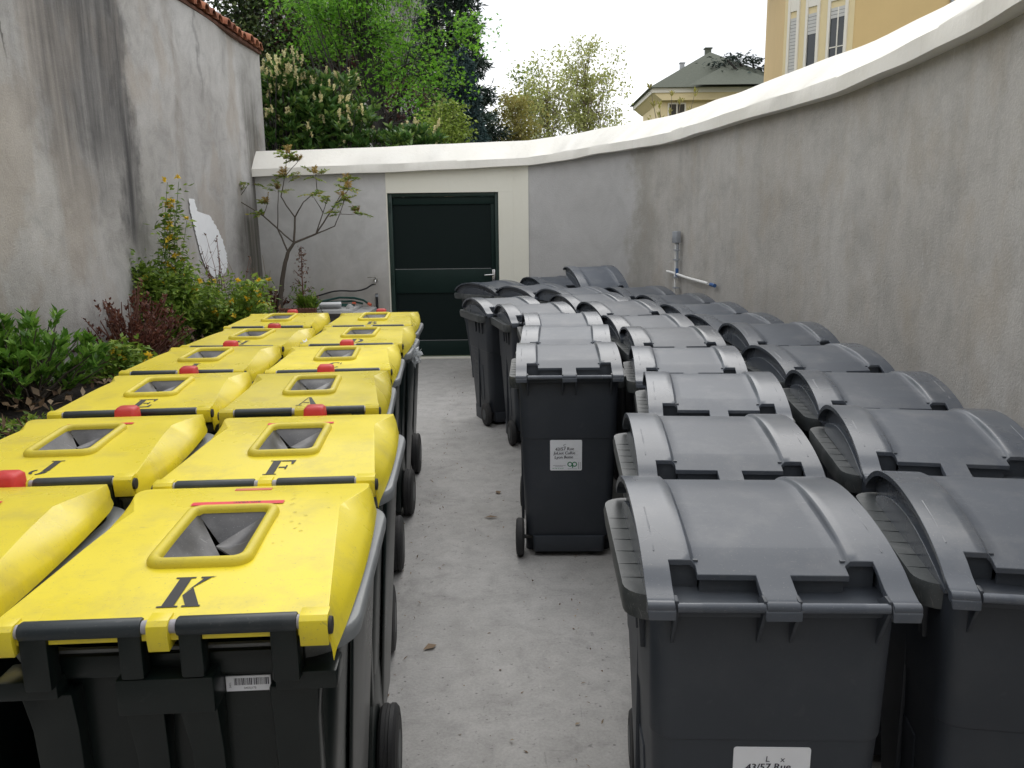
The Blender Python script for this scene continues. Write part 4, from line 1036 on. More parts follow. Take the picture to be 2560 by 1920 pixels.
thing(tr, 'plastic_tray', 'tray', 'small white plastic tray lying on the ledge', 'tray', bevel=.004)
st = MB(); st.loft([[(p[0]*s-1.98, p[1]*s+10.12, .73+z) for p in ((.05, .0), (.03, .045), (-.03, .04), (-.05, -.01), (.0, -.04))] for s, z in ((1, 0), (.9, .03), (.35, .06))])
thing(st, 'stone', 'render', 'small pale stone beside the white tray', 'stone')
ed = MB(); n = 12
ed.box(-2.70, -2.28, 9.60, 9.66, .62, .775)
for k in range(n): ed.lathe([(0, .017), (.055, .017)], 'y', (-2.69+.40*k/(n-1), 9.603, .778), 10)
thing(ed, 'edging_block', 'edging', 'scalloped reddish brown edging block at the end of the bed', 'edging')
# conduit on the curved wall at the crease
jb = empty('conduit', (1.685, 8.64, 0)); tag(jb, 'grey junction box with vertical conduit at the crease of the curved wall', 'conduit')
nn = Vector((-.95, -.3, 0)); ang = math.atan2(nn.y, nn.x)+math.pi/2
jr = Matrix.Rotation(ang, 4, 'Z')
def W(s, d, z): return jr @ Vector((s, -d, z))
m = MB(); m.box(-.05, .05, -.05, .0, 1.52, 1.64, jr); m.obj('junction_box', 'greypvc', jb, loc=(.06, .03, 0), bevel=.006)
MB().tube([W(-.018, .02, 1.52), W(-.018, .02, .30)], .010, 8).obj('pipe', 'pvc', jb, loc=(.06, .03, 0)); MB().tube([W(.022, .02, 1.52), W(.022, .02, 1.24)], .013, 8).obj('pipe', 'greypvc', jb, loc=(.06, .03, 0))
for z in (1.44, 1.34, 1.16, 1.05): MB().box(-.04, .045, -.036, -.002, z, z+.015, jr).obj('pipe_clip', 'greypvc', jb, loc=(.06, .03, 0))
MB().tube([W(.022, .02, 1.26), W(.022, .02, 1.18)], .017, 8).obj('pipe_fitting', 'blue', jb, loc=(.06, .03, 0))
i0 = i_crease
sp = empty('sloping_pipe', (1.72, 8.1, 1.05)); tag(sp, 'white plastic pipe sloping down along the curved wall with blue end', 'pipe')
pts = []; run = 0.0
for i in range(i_crease, len(EF)):
    if i > i_crease: run += math.dist(EF[i][:2], EF[i-1][:2])
    if run > 1.38: break
    p = Vector((EF[i][0], EF[i][1], 0))+NF[i]*(-.052); pts.append(Vector((p.x, p.y, 1.215-.055*run))-Vector((1.72, 8.1, 1.05)))
MB().tube(pts[:-1], .014, 8).obj('pipe', 'pvc', sp); MB().tube([pts[-1].lerp(pts[-2], .6), pts[-1]], .018, 8).obj('end_cap', 'blue', sp)

# rubbish caught between the bins
def crumple(c, r, n=60, seed=1, sq=(1, 1, 1)):
    rr = np.random.default_rng(seed); bm = bmesh.new(); bmesh.ops.create_icosphere(bm, subdivisions=3, radius=1)
    for v in bm.verts:
        k = 0.65+.35*math.sin(v.co.x*5+seed)*math.sin(v.co.y*6+1)*math.cos(v.co.z*5)+.22*rr.normal(); v.co = Vector((v.co.x*r*k*sq[0], v.co.y*r*k*sq[1], v.co.z*r*k*sq[2]))+Vector(c)
    m = MB(); bm.verts.index_update(); m.add([v.co.copy() for v in bm.verts], [tuple(v.index for v in f.verts) for f in bm.faces]); bm.free(); return m
thing(crumple((-.595, 5.02, .955), .07, seed=3, sq=(.7, .7, 1.1)), 'plastic_bag', 'bag', 'clear plastic bag caught on the side of the D bin', 'bag', angle=20)
thing(crumple((-1.24, 4.95, 1.03), .075, seed=5, sq=(.8, 1, .6)), 'paper_scrap', 'tray', 'crumpled white scrap wedged between the two yellow rows', 'litter', angle=20)
kn = crumple((.50, 7.52, 1.0), .045, seed=7, sq=(1.6, .7, .6)); kn.add(crumple((.56, 7.50, .985), .03, seed=9, sq=(.7, .7, 1.2)).v, crumple((.56, 7.50, .985), .03, seed=9, sq=(.7, .7, 1.2)).f)
thing(kn, 'knotted_bag', 'bag', 'knotted pale bag end sticking out between the far grey bins', 'bag', angle=20)
for k, (x, y, lab) in enumerate([(-.18, 4.72, 'reddish dry leaf on the concrete left of the bin labelled C'), (-.09, 5.16, 'reddish dry leaf beside the wheel of the second aisle bin'), (-.33, 3.2, 'pale brown leaf fragment on the concrete in the aisle'), (-.40, 8.7, 'brown leaf on the concrete close to the door')]):
    o = leaves('fallen_leaf', [(x, y, .006)], .07, .035, 'litter', None, 6.0, D=np.array([[math.cos(k*1.9), math.sin(k*1.9), .05]])); tag(o, lab, 'leaf')
P = np.stack([np.concatenate([rng.uniform(-.75, .5, 220), rng.normal(-.52, .07, 160), rng.normal(.28, .07, 120)]), rng.uniform(1.5, 10.4, 500), np.full(500, .004)], 1)
tag(leaves('floor_debris', P, .016, .007, 'debris' if 'debris' in M else 'litter', None, 5.0, var=.7), kind='stuff')

# ------------------------------------------------------------------ planting bed
M['glossleaf'] = leafmat('glossy_green_leaves', (0.07, 0.18, 0.024), (0.15, 0.32, 0.04), (0.25, 0.43, 0.07), 0.35)
M['kerria'] = leafmat('light_green_leaves', (0.10, 0.19, 0.022), (0.20, 0.32, 0.04), (0.33, 0.44, 0.07), 0.5)
M['petal'] = leafmat('yellow_petals', (0.86, 0.55, 0.015), (0.92, 0.66, 0.03), (0.9, 0.7, 0.1), 0.6, .25)
M['barberry'] = leafmat('dark_red_leaves', (0.075, 0.024, 0.018), (0.15, 0.05, 0.035), (0.22, 0.09, 0.05), 0.5)
M['sumac'] = leafmat('olive_young_leaves', (0.13, 0.22, 0.03), (0.24, 0.32, 0.05), (0.34, 0.28, 0.08), 0.5)
M['sumacred'] = leafmat('bronze_young_leaves', (0.32, 0.20, 0.06), (0.38, 0.27, 0.08), (0.42, 0.33, 0.1), 0.5)
M['drystalk'] = leafmat('dry_seed_heads', (0.10, 0.05, 0.03), (0.20, 0.12, 0.08), (0.38, 0.26, 0.2), 0.8, .1)
def rosettes(name, tips, per, L, W, mat, parent, up=.7, droop=.1):
    P = []; D = []
    for t, d in tips:
        for k in range(per):
            a = rng.uniform(0, 6.28); e = rng.uniform(.1, 1.0); v = np.array([math.cos(a), math.sin(a), e])+np.array(d)*.8; v[2] -= droop
            P.append(np.array(t)-np.array(d)*rng.uniform(0, .10)); D.append(v)
    return leaves(name, np.array(P), L, W, mat, parent, up, np.array(D))
def shrub(name, base, n, height, spread, per, L, W, mat, bark, label, lean=(0, 0), group=None, up=.7):
    root = empty(name, base); st = MB(); tips = []
    for k in range(n):
        a = rng.uniform(0, 6.28); r = spread*math.sqrt(rng.random()); h = height*(1-.5*(r/spread)**2)*rng.uniform(.6, 1.05)
        e = (r*math.cos(a)+lean[0]*h, r*math.sin(a)+lean[1]*h, h)
        pts = limb(st, (rng.normal()*.03, rng.normal()*.03, -.03), e, .010, .003, .10, 5, 5)
        for q in (pts[-1], pts[-2], pts[-3]) if rng.random() < .75 else (pts[-1],):
            d = np.array((e[0], e[1], e[2]))/np.linalg.norm(e); tips.append((np.array(q)+rng.normal(size=3)*.025, d))
    st.obj('stems', bark, root); rosettes('foliage', tips, per, L, W, mat, root, up)
    return tag(root, label, 'shrub', group)
shrub('glossy_shrub', (-2.98, 4.95, .70), 95, .60, .47, 13, .075, .030, 'glossleaf', 'bark', 'bright glossy green shrub at the left edge below the stained wall')
shrub('glossy_shrub', (-3.05, 4.1, .70), 50, .5, .34, 12, .075, .030, 'glossleaf', 'bark', 'bright green shrub low at the left picture edge, partly cut off')
shrub('barberry', (-2.93, 6.30, .66), 95, .66, .48, 12, .034, .018, 'barberry', 'redtwig', 'dark red leaved shrub between the glossy green and yellow flowering shrubs')
shrub('barberry', (-2.95, 10.1, .66), 40, .36, .22, 14, .03, .016, 'barberry', 'redtwig', 'small dark red shrub at the far corner behind the slender tree')
shrub('weed_patch', (-2.72, 5.75, .66), 40, .18, .42, 8, .045, .022, 'kerria', 'redtwig', 'low patch of weeds in front of the dark red shrub')
shrub('weed_patch', (-2.55, 4.25, .66), 26, .13, .30, 7, .04, .02, 'kerria', 'redtwig', 'low patch of weeds beside the nearest yellow bins')
shrub('green_rosette', (-2.45, 9.9, .72), 14, .18, .12, 16, .11, .022, 'kerria', 'redtwig', 'bright green leafy rosette beside the white tray')
def kerria(base, n, h, spread, label, lean, flowers, tall=0):
    root = empty('flowering_shrub', base); st = MB(); P = []; D = []; FP = []
    for k in range(n):
        a = rng.uniform(0, 6.28); r = spread*math.sqrt(rng.random()); hh = h*rng.uniform(.45, 1.0)
        e = Vector((r*math.cos(a)+lean[0]*hh, r*math.sin(a)+lean[1]*hh, hh))
        if k < tall: hh = h*rng.uniform(1.25, 1.72); e = Vector((-.02+rng.normal()*.04+.05*hh, .25+rng.normal()*.12, hh))
        pts = limb(st, (rng.normal()*.06, rng.normal()*.06, -.02), e, .006, .002, .07, 5, 8)
        for i in range(1, len(pts)):
            for _ in range(16 if k >= tall else 12):
                q = pts[i-1].lerp(pts[i], rng.random())+Vector(rng.normal(size=3)*.035); P.append(q); D.append((rng.normal(), rng.normal(), rng.normal()*.5-.05))
        if rng.random() < flowers or k < tall:
            for i in range(5 if k >= tall else 4, len(pts)):
                if rng.random() < (.30 if k >= tall else .62): FP.append(np.array(pts[i])+rng.normal(size=3)*.03)
    st.obj('stems', 'kerriastem', root); leaves('foliage', P, .062, .026, 'kerria', root, .7, np.array(D))
    for f in FP: leaves('flower', [f]*18, .030, .021, 'petal', root, 0, rng.normal(size=(18, 3)))
    return tag(root, label, 'shrub')
M['kerriastem'] = simple('green_stems', (0.08, 0.14, 0.03), 0.6)
kerria((-3.0, 7.15, .66), 66, .86, .30, 'tall upright shrub with yellow pompom flowers against the stained wall', (-.05, .05), .25, tall=9)
kerria((-2.74, 7.75, .66), 70, .62, .52, 'low spreading shrub dotted with yellow flowers behind the H bin', (.05, .0), .75)
kerria((-2.72, 5.65, .66), 10, .34, .25, 'thin green weed with a few yellow flowers below the dark red shrub', (0, 0), .3)
# pale bare twigs and a wiry dead shrub
tw = MB(); 
for k in range(20):
    b = (-2.78+rng.normal()*.10, 8.95+rng.normal()*.15, .62); limb(tw, b, (b[0]+rng.normal()*.14, b[1]+rng.normal()*.1, .62+rng.uniform(.35, .82)), .006, .002, .05, 4, 5)
thing(tw, 'bare_twigs', 'twigbark', 'bundle of pale bare twigs before the corner of the old wall', 'shrub')
ws = empty('wiry_shrub', (-2.98, 8.6, .64)); st = MB(); tips = []
for k in range(14):
    a = rng.uniform(0, 6.28); e = (.25*math.cos(a)+.05, .25*math.sin(a), rng.uniform(.5, 1.02)); pts = limb(st, (0, 0, 0), e, .006, .0018, .16, 4, 6)
    for q in pts[3:]: tips.append((np.array(q), np.array((0, 0, .4)))); limb(st, q, Vector(q)+Vector(rng.normal(size=3)*.09), .002, .001, .1, 4, 2)
st.obj('stems', 'redtwig', ws); rosettes('foliage', tips, 4, .028, .014, 'drystalk', ws); tag(ws, 'wiry half bare shrub in front of the white paint patch', 'shrub')
ds = empty('dried_stalk', (-2.55, 10.1, .62)); st = MB(); pts = limb(st, (0, 0, 0), (.02, .0, .88), .012, .004, .03, 6, 9); P = []
for k in range(190): t = rng.random(); P.append(np.array((.02*t, 0, .12+.75*t))+rng.normal(size=3)*(.075*(1-t)+.012))
for k in range(9): limb(st, pts[2+k % 5], pts[2+k % 5]+Vector((rng.normal()*.10, rng.normal()*.08, .10)), .004, .002, .1, 4, 3)
st.obj('stem', 'redtwig', ds); leaves('seed_heads', P, .035, .02, 'drystalk', ds, .2); leaves('foliage', [np.array((rng.normal()*.09, rng.normal()*.08, rng.uniform(.05, .42))) for _ in range(120)], .06, .022, 'darkleaf' if 'darkleaf' in M else 'kerria', ds)
tag(ds, 'upright dried brown flower stalk beside the slender tree', 'plant')

# slender sumac-like tree in front of the plaster panel
SB = Vector((-2.76, 10.02, .62)); sm = empty('young_tree', SB)
J = {'b': (-.06, 0), 'b2': (0.0, .48), 'k': (.09, .81), 'f': (.17, .92), 'm': (.19, 1.22), 'l1': (-.03, 1.09), 'l2': (-.18, 1.24), 'l3': (-.47, 1.43), 'l0': (-.62, 1.43), 'l4': (-.53, 1.57), 'l5': (-.35, 1.61), 'ml1': (.06, 1.46), 'ml2': (.12, 1.68), 'top': (.16, 1.93), 'mr1': (.33, 1.39), 'mr2': (.47, 1.52), 'mr3': (.49, 1.70), 'r1': (.42, 1.02), 'r2': (.65, 1.11), 'r3': (.75, 1.25), 'r4': (.80, 1.40), 's1': (.68, 1.35), 's2': (.81, 1.63), 's3': (.50, 1.27), 's4': (.46, 1.45), 's5': (.60, 1.44), 'n1': (.86, 1.54), 'n2': (.01, 1.53), 'n3': (-.14, 1.38), 'n4': (.28, 1.86), 'n5': (.93, 1.25)}
JJ = {k: Vector((v[0], 0 if k in ('b', 'b2', 'k', 'f') else rng.normal()*.07, v[1])) for k, v in J.items()}
st = MB()
for a, c, r0, r1 in (('b', 'b2', .034, .028), ('b2', 'k', .028, .023), ('k', 'f', .021, .017), ('f', 'm', .014, .011), ('f', 'l1', .010, .008), ('k', 'l1', .011, .009), ('l1', 'l2', .010, .008), ('l2', 'l3', .008, .005), ('l3', 'l0', .005, .003), ('l3', 'l4', .005, .003), ('l3', 'l5', .005, .003), ('l1', 'n2', .007, .004), ('l2', 'n3', .006, .004), ('m', 'ml1', .009, .007), ('ml1', 'ml2', .007, .005), ('ml2', 'top', .005, .003), ('ml2', 'n4', .005, .003), ('m', 'mr1', .009, .006), ('mr1', 'mr2', .006, .005), ('mr2', 'mr3', .005, .003), ('f', 'r1', .014, .011), ('r1', 'r2', .009, .006), ('r2', 'r3', .006, .004), ('r3', 'r4', .005, .003), ('r3', 'n5', .004, .003), ('r1', 's1', .010, .007), ('s1', 's2', .006, .003), ('s1', 'n1', .005, .003), ('r1', 's3', .008, .006), ('s3', 's4', .006, .003), ('s3', 's5', .005, .003)):
    limb(st, JJ[a], JJ[c], r0, r1, .03, 7, 5)
def frond(st, P, D, tip, d, L, n=9):
    tip, d = Vector(tip), Vector(d).normalized(); side = d.cross(Vector((rng.normal()*.3, rng.normal()*.3, 1))).normalized(); pts = []
    for i in range(6): t = i/5; pts.append(tip+d*L*t+Vector((0, 0, -.25*L*t*t)))
    st.tube(pts, [.003-.002*i/5 for i in range(6)], 4)
    for i in range(n):
        t = .2+.8*i/(n-1); p = tip+d*L*t+Vector((0, 0, -.25*L*t*t))
        for s in (-1, 1): P.append(p); D.append(side*s+d*.5+Vector((0, 0, -.15+rng.normal()*.12)))
P = []; D = []; P2 = []; D2 = []; rs = st
for k in ('l0', 'l4', 'l5', 'n2', 'n3', 'ml2', 'top', 'mr3', 'n4', 'r3', 'r4', 's2', 'n1', 's4', 's5', 'n5', 'l2'):
    main = k in ('l4', 'top', 'ml2', 'mr3', 's2', 'n1', 'r4', 'n4', 'n2')
    for q in range(5 if main else 3):
        a = rng.uniform(0, 6.28); frond(rs, P, D, JJ[k]+Vector(rng.normal(size=3)*.02), (math.cos(a), math.sin(a)*.7, rng.uniform(-.1, .8)), rng.uniform(.10, .19))
    if main or k in ('l0', 'n3', 'n5'):
        for q in range(3): frond(rs, P2, D2, JJ[k], (rng.normal()*.35, rng.normal()*.35, 1), rng.uniform(.09, .17), 8)
st.obj('trunk', 'bark', sm); pass
leaves('foliage', P, .056, .021, 'sumac', sm, .15, np.array(D)); leaves('foliage', P2, .046, .017, 'sumacred', sm, .2, np.array(D2))
tag(sm, 'slender bare stemmed young tree with bronze tipped fronds before the plaster panel', 'tree')

# ------------------------------------------------------------------ trees and shrubs beyond the wall
M['laurel'] = leafmat('laurel_leaves', (0.04, 0.10, 0.024), (0.085, 0.18, 0.04), (0.18, 0.27, 0.06), 0.3, .3)
M['spike'] = leafmat('cream_flower_spikes', (0.60, 0.56, 0.30), (0.76, 0.72, 0.44), (0.6, 0.50, 0.26), 0.7, .3)
M['maple'] = leafmat('maple_leaves', (0.085, 0.23, 0.018), (0.17, 0.40, 0.035), (0.29, 0.54, 0.07), 0.5, .55)
M['ivy'] = leafmat('ivy_leaves', (0.022, 0.045, 0.012), (0.055, 0.09, 0.022), (0.12, 0.15, 0.04), 0.5, .2)
M['copper'] = leafmat('copper_leaves', (0.05, 0.018, 0.022), (0.10, 0.035, 0.035), (0.14, 0.06, 0.05), 0.5, .3)
M['lime'] = leafmat('lime_leaves', (0.15, 0.22, 0.03), (0.24, 0.33, 0.05), (0.34, 0.42, 0.09), 0.5, .4)
M['pine'] = leafmat('pine_needles', (0.013, 0.030, 0.020), (0.026, 0.052, 0.035), (0.05, 0.08, 0.055), 0.6, .1)
M['blueneedle'] = leafmat('blue_needles', (0.022, 0.055, 0.056), (0.045, 0.09, 0.09), (0.08, 0.13, 0.125), 0.6, .1)
M['spring'] = leafmat('pale_spring_leaves', (0.38, 0.42, 0.14), (0.50, 0.54, 0.20), (0.60, 0.62, 0.28), 0.6, .5)
M['olive'] = leafmat('olive_spring_leaves', (0.26, 0.24, 0.06), (0.36, 0.34, 0.09), (0.44, 0.38, 0.13), 0.6, .5)
M['cedar'] = leafmat('cedar_needles', (0.02, 0.035, 0.028), (0.035, 0.055, 0.045), None, 0.7, .1)

def laurel(base, c, rad, n, spikes, label):
    root = empty('cherry_laurel', base); C = np.array(c)-np.array(base); rad = np.array(rad); st = MB(); tips = []; SP = []; SD = []
    for k in range(n):
        q = rng.normal(size=3); q /= np.linalg.norm(q); u = rng.uniform(.5, 1.05); p = C+q*u*rad*(1+.13*math.sin(q[0]*7+1)*math.sin(q[2]*6))
        if k % 4 == 0: q2 = C+np.array((rng.uniform(-1, 1), rng.uniform(-1, 1)*.9, rng.uniform(-1.15, .2)))*rad; tips.append((q2, np.array((rng.normal()*.4, -.5, .6))))
        if k % 6 == 0: limb(st, (rng.normal()*.15, rng.normal()*.1, 0), p, .022, .006, .05, 5, 6)
        d = q*np.array((1, 1, .5))+np.array((0, 0, .55)); tips.append((p, d/np.linalg.norm(d)))
        if u > .68 and q[1] < .5 and rng.random() < spikes*(.55+.9*max(0, q[2]+.3)):
            for _ in range(rng.integers(2, 6)):
                b = p+rng.normal(size=3)*.045+np.array((0, 0, .02)); ax = np.array((rng.normal()*.16, rng.normal()*.16, 1.0)); ln = rng.uniform(.07, .12)
                for j in range(44):
                    t = j/44; SP.append(b+ax*ln*t); dd = rng.normal(size=3); dd[2] = abs(dd[2])*.3+.5; SD.append(dd)
    st.obj('stems', 'darkbark', root); rosettes('foliage', tips, 13, .115, .046, 'laurel', root, .8, .15)
    if SP: leaves('flower_spikes', SP, .024, .017, 'spike', root, 0, np.array(SD))
    return tag(root, label, 'shrub')
laurel((-2.75, 11.95, 0), (-2.78, 11.95, 3.15), (.92, .5, .66), 620, .20, 'big dark green laurel full of cream flower spikes above the white coping')
laurel((-3.2, 11.95, 0), (-3.12, 11.9, 3.62), (.34, .4, .36), 140, .28, 'taller laurel tuft with cream spikes beneath the terracotta tiles')
laurel((-1.55, 12.2, 0), (-1.5, 12.2, 2.80), (.62, .4, .34), 210, .14, 'lower laurel with few flower spikes right of the big flowering one')
tree('maple_tree', (-2.05, 16, 0), 8, (-2.8, 16.0, 5.7), (1.2, 1.1, 1.9), 70, 150, (.075, .082), 'maple', 'darkbark', .17, None, 'bright green maple with dark limbs rising behind the flowering laurel', 'tree', .8, 'star', .36, 2, .35, bot=-.9,
     seedpts=[(-.62, 15.6, 5.0), (-.72, 15.5, 5.2), (-1.05, 15.5, 4.3), (-1.7, 15.4, 4.0), (-2.3, 15.4, 4.3), (-1.4, 15.5, 5.0), (-1.2, 15.6, 4.9), (-1.5, 15.5, 4.35), (-1.3, 15.4, 3.8), (-2.9, 15.5, 4.9), (-3.3, 15.6, 5.4), (-1.5, 15.4, 3.6), (-3.0, 15.5, 5.9), (-1.2, 15.4, 4.6)])
tree('copper_shrub', (-4.7, 18.5, 0), 6, (-4.55, 18.5, 5.3), (1.5, 1, 1.6), 70, 170, (.07, .045), 'copper', 'darkbark', .1, None, 'dark reddish brown shrub behind the tiled wall end', 'shrub', .4, clump_r=.42, twigs=4)
tree('ivy_tree', (-5.7, 18.0, 0), 7, (-5.3, 17.8, 5.6), (1.3, .9, 1.3), 70, 170, (.085, .06), 'ivy', 'darkbark', .1, None, 'dark ivy covered tree just above the terracotta tiles', 'tree', .5, clump_r=.4, twigs=3)
tree('ivy_tree', (-3.3, 19.5, 0), 7, (-3.6, 19.4, 4.9), (1.1, .8, 1.9), 55, 150, (.085, .06), 'ivy', 'darkbark', .1, None, 'dark leafy tree filling the gap left of the bright maple', 'tree', .5, clump_r=.4, twigs=3)
tree('copper_shrub', (-2.5, 19.0, 0), 6, (-2.4, 19, 4.2), (.7, .7, .7), 20, 110, (.075, .05), 'copper', 'darkbark', .07, None, 'small purple leaved tree glimpsed through the maple', 'tree', .4, clump_r=.3)
def conifer(name, base, z0, h, r, mat, label, tiers, per, L, droop=.25, W=.02, dens=30, gap=.0):
    root = empty(name, base); tr = MB(); tr.tube([(0, 0, 0), (0, 0, h*.5), (0, 0, h)], [r*.09, r*.06, .02], 8); P = []; D = []
    for t in range(tiers):
        f = t/(tiers-1); z = z0+(h-z0)*f; rr = r*(1-f)**.75*rng.uniform(.78, 1.12)+.12
        for k in range(per):
            a = 6.28*(k+rng.random())/per+t*1.3; ln = rr*rng.uniform(.6, 1.12); e = Vector((ln*math.cos(a), ln*math.sin(a), -droop*ln+.10*ln)); o = Vector((0, 0, z+rng.normal()*.08))
            pts = limb(tr, o, o+e, .03*rr/r+.008, .006, .05, 4, 4)
            n = int(dens*ln/r*2)+6
            for j in range(n):
                s = rng.uniform(.2, 1.05)**.7; p = o+e*s+Vector((rng.normal()*.10*ln*.6, rng.normal()*.10*ln*.6, rng.normal()*.045)); P.append(p); dd = e.normalized()*.6+Vector(rng.normal(size=3))*.55+Vector((0, 0, -.05)); D.append(dd)
    tr.obj('trunk', 'darkbark', root); leaves('crown', P, L, W, mat, root, .3, np.array(D)); return tag(root, label, 'tree')
conifer('pine_tree', (-1.75, 26, 0), 2.4, 11.6, 1.85, 'pine', 'tall dark pine standing against the white sky', 26, 10, .24, .15, .04, 150)
conifer('blue_conifer', (-1.12, 20.5, 0), 2.0, 5.6, .95, 'blueneedle', 'blue green conifer in front of the dark pine', 22, 11, .12, .2, .028, 120)
tree('lime_bush', (-1.1, 14.3, 0), 3.6, (-1.08, 14.3, 3.05), (.44, .35, .72), 60, 70, (.06, .045), 'lime', 'twigbark', .05, None, 'fresh lime green bush peeking over the coping', 'shrub', .6, clump_r=.17, twigs=3)
def airy(name, base, c, rad, n, per, leaf, mat, label, r0=.1, bark='twigbark', cr=.32):
    return tree(name, base, 0, c, rad, n, per, leaf, mat, bark, r0, None, label, 'tree', .4, clump_r=cr, twigs=4, shell=.3, bot=-1)
airy('spring_tree', (1.3, 30, 0), (1.35, 30, 5.5), (1.35, 1.1, 2.1), 90, 55, (.11, .07), 'spring', 'airy pale tree in young leaf, left of the taller pale one', .11)
airy('spring_tree', (2.65, 31, 0), (2.75, 31, 6.1), (1.35, 1.1, 2.6), 100, 55, (.11, .07), 'spring', 'tallest airy pale tree in young leaf against the sky', .12)
airy('olive_tree', (.25, 27, 0), (.2, 27, 4.6), (.75, .6, 1.3), 55, 75, (.10, .065), 'olive', 'olive green bushy tree right of the blue conifer', .08, cr=.28)
airy('spring_tree', (3.9, 29, 0), (3.6, 29, 4.6), (.75, .6, .8), 22, 22, (.10, .06), 'spring', 'low wispy pale tree at the right end of the row', .05)
airy('olive_tree', (.5, 33, 0), (.6, 33, 6.2), (.7, .6, 1.6), 34, 60, (.12, .07), 'lime', 'slim light green tree between the pine and the pale trees', .08)
# twigs in front of the far house
tt = empty('twiggy_tree', (3.05, 16.2, 0)); st = MB(); tips = []
for k in range(11):
    e = (rng.uniform(-.42, .50), rng.normal()*.2, rng.uniform(3.35, 4.28)); pts = limb(st, (0, 0, 2.2), e, .018, .004, .06, 5, 6)
    for q in pts[3:]: tips.append((np.array(q), np.array((0, 0, 1.0))))
st.tube([(0, 0, 0), (0, 0, 2.3)], .05, 7); st.obj('trunk', 'twigbark', tt); rosettes('crown', tips, 7, .10, .035, 'olive', tt); tag(tt, 'thin twiggy sapling in front of the hip roofed house', 'tree')
# far cedar with flat layered boughs
ce = empty('cedar_tree', (17.3, 60, 0)); st = MB(); st.tube([(0, 0, 0), (0, 0, 12)], [.5, .2], 8); P = []; D = []
for bx, bz in ((-2.6, 12.6), (-1.6, 13.1), (-.5, 12.9), (.6, 12.3), (1.6, 12.6), (-1.9, 12.0), (1.0, 11.6)):
    pts = limb(st, (0, 0, 10.5), (bx, rng.normal()*.6, bz-.3), .16, .05, .05, 5, 6)
    for _ in range(150): P.append((bx+rng.normal()*.55, rng.normal()*.7, bz-.3+rng.normal()*.13-.12*abs(rng.normal()))); D.append((rng.normal(), rng.normal(), -.25))
st.obj('trunk', 'darkbark', ce); leaves('crown', P, .38, .12, 'cedar', ce, .6, np.array(D)); tag(ce, 'flat layered dark cedar beside the ochre building', 'tree')

# ------------------------------------------------------------------ buildings
pb = empty('pale_building', (-5.9, 34, 0)); tag(pb, 'pale old plastered building glimpsed behind the maple', 'building')
MB().box(-4.2, 3.0, 0, 6, 0, 13).obj('wall', 'palewall', pb)
for k, (x, z) in enumerate(((-2.6, 8.0), (-.6, 8.0), (1.4, 8.0), (-2.6, 4.6), (-.6, 4.6), (1.4, 4.6))):
    w = MB().box(x-.45, x+.45, -.03, .05, z, z+1.5).obj('window', 'trim', pb); MB().box(x-.36, x+.36, -.05, -.031, z+.08, z+1.42).obj('pane', 'glass', w)
MB().box(-4.4, 3.2, -.2, 6.2, 13.0, 13.3).obj('roof', 'slate', pb)
pc = MB(); P = []; D = []
for k in range(26):
    x = rng.uniform(-2.6, 2.8); z = rng.uniform(7.5, 12.5); limb(pc, (x, -.12, z), (x+rng.normal()*.4, -.15, z-rng.uniform(1.5, 4)), .02, .008, .06, 4, 6)
    for _ in range(60): P.append((x+rng.normal()*.3, -.15-rng.random()*.15, z-rng.uniform(0, 3.2))); D.append((rng.normal()*.4, -.3, -1))
cv = empty('wall_creeper', (-5.9, 34, 0)); pc.obj('stems', 'darkbark', cv); leaves('foliage', P, .22, .06, 'ivy', cv, 0, np.array(D)); tag(cv, 'dark hanging creeper on the pale building behind the maple', 'creeper')

fh = empty('hip_roof_house', (13.8, 58, .5)); tag(fh, 'pale yellow house with grey hipped roof and white cornice in the distance', 'house')
FX0, FX1, FY1, EZ = -4.15, 5.5, 9.0, 9.95
MB().box(FX0+.7, FX1-.7, .7, FY1-.7, -.5, EZ-.3).obj('wall', 'palestucco', fh)
MB().prism([(FX0+.1, EZ-.28), (FX0+.7, EZ-.75), (FX1-.7, EZ-.75), (FX1-.1, EZ-.28)], 'y', .1, FY1-.1).obj('cornice', 'palestucco', fh)
MB().box(FX0, FX1, 0, FY1, EZ-.279, EZ+.03).obj('gutter_board', 'trim', fh)
cx = (FX0+FX1)/2; m = MB(); e = .25; b = [(FX0-e, -e, EZ+.03), (FX1+e, -e, EZ+.03), (FX1+e, FY1+e, EZ+.03), (FX0-e, FY1+e, EZ+.03), (cx-.15, FY1/2-.6, EZ+3.0), (cx-.15, FY1/2+.6, EZ+3.0)]
m.add(b, [(0, 1, 4), (1, 2, 5, 4), (2, 3, 5), (3, 0, 4, 5), (0, 3, 2, 1)])
m.add([(cx-2.6, -1.2, EZ+.02), (cx+3.9, -1.2, EZ+.02), (cx+.5, 1.6, EZ+1.75), (cx+.5, 3.4, EZ+1.72)], [(0, 1, 2), (1, 3, 2), (0, 2, 3), (0, 3, 1)])
rf = m.obj('roof', 'slate', fh, smooth=False)
MB().box(cx-.35, cx+.05, FY1/2-.2, FY1/2+.2, EZ+2.8, EZ+3.3).box(cx-.42, cx+.12, FY1/2-.27, FY1/2+.27, EZ+3.3, EZ+3.38).obj('chimney', 'slate', rf); MB().box(cx-2.4, cx-2.1, 3.0, 3.3, EZ+1.0, EZ+2.1).box(cx-2.45, cx-2.05, 2.95, 3.35, EZ+2.1, EZ+2.17).obj('chimney', 'zinc', rf)
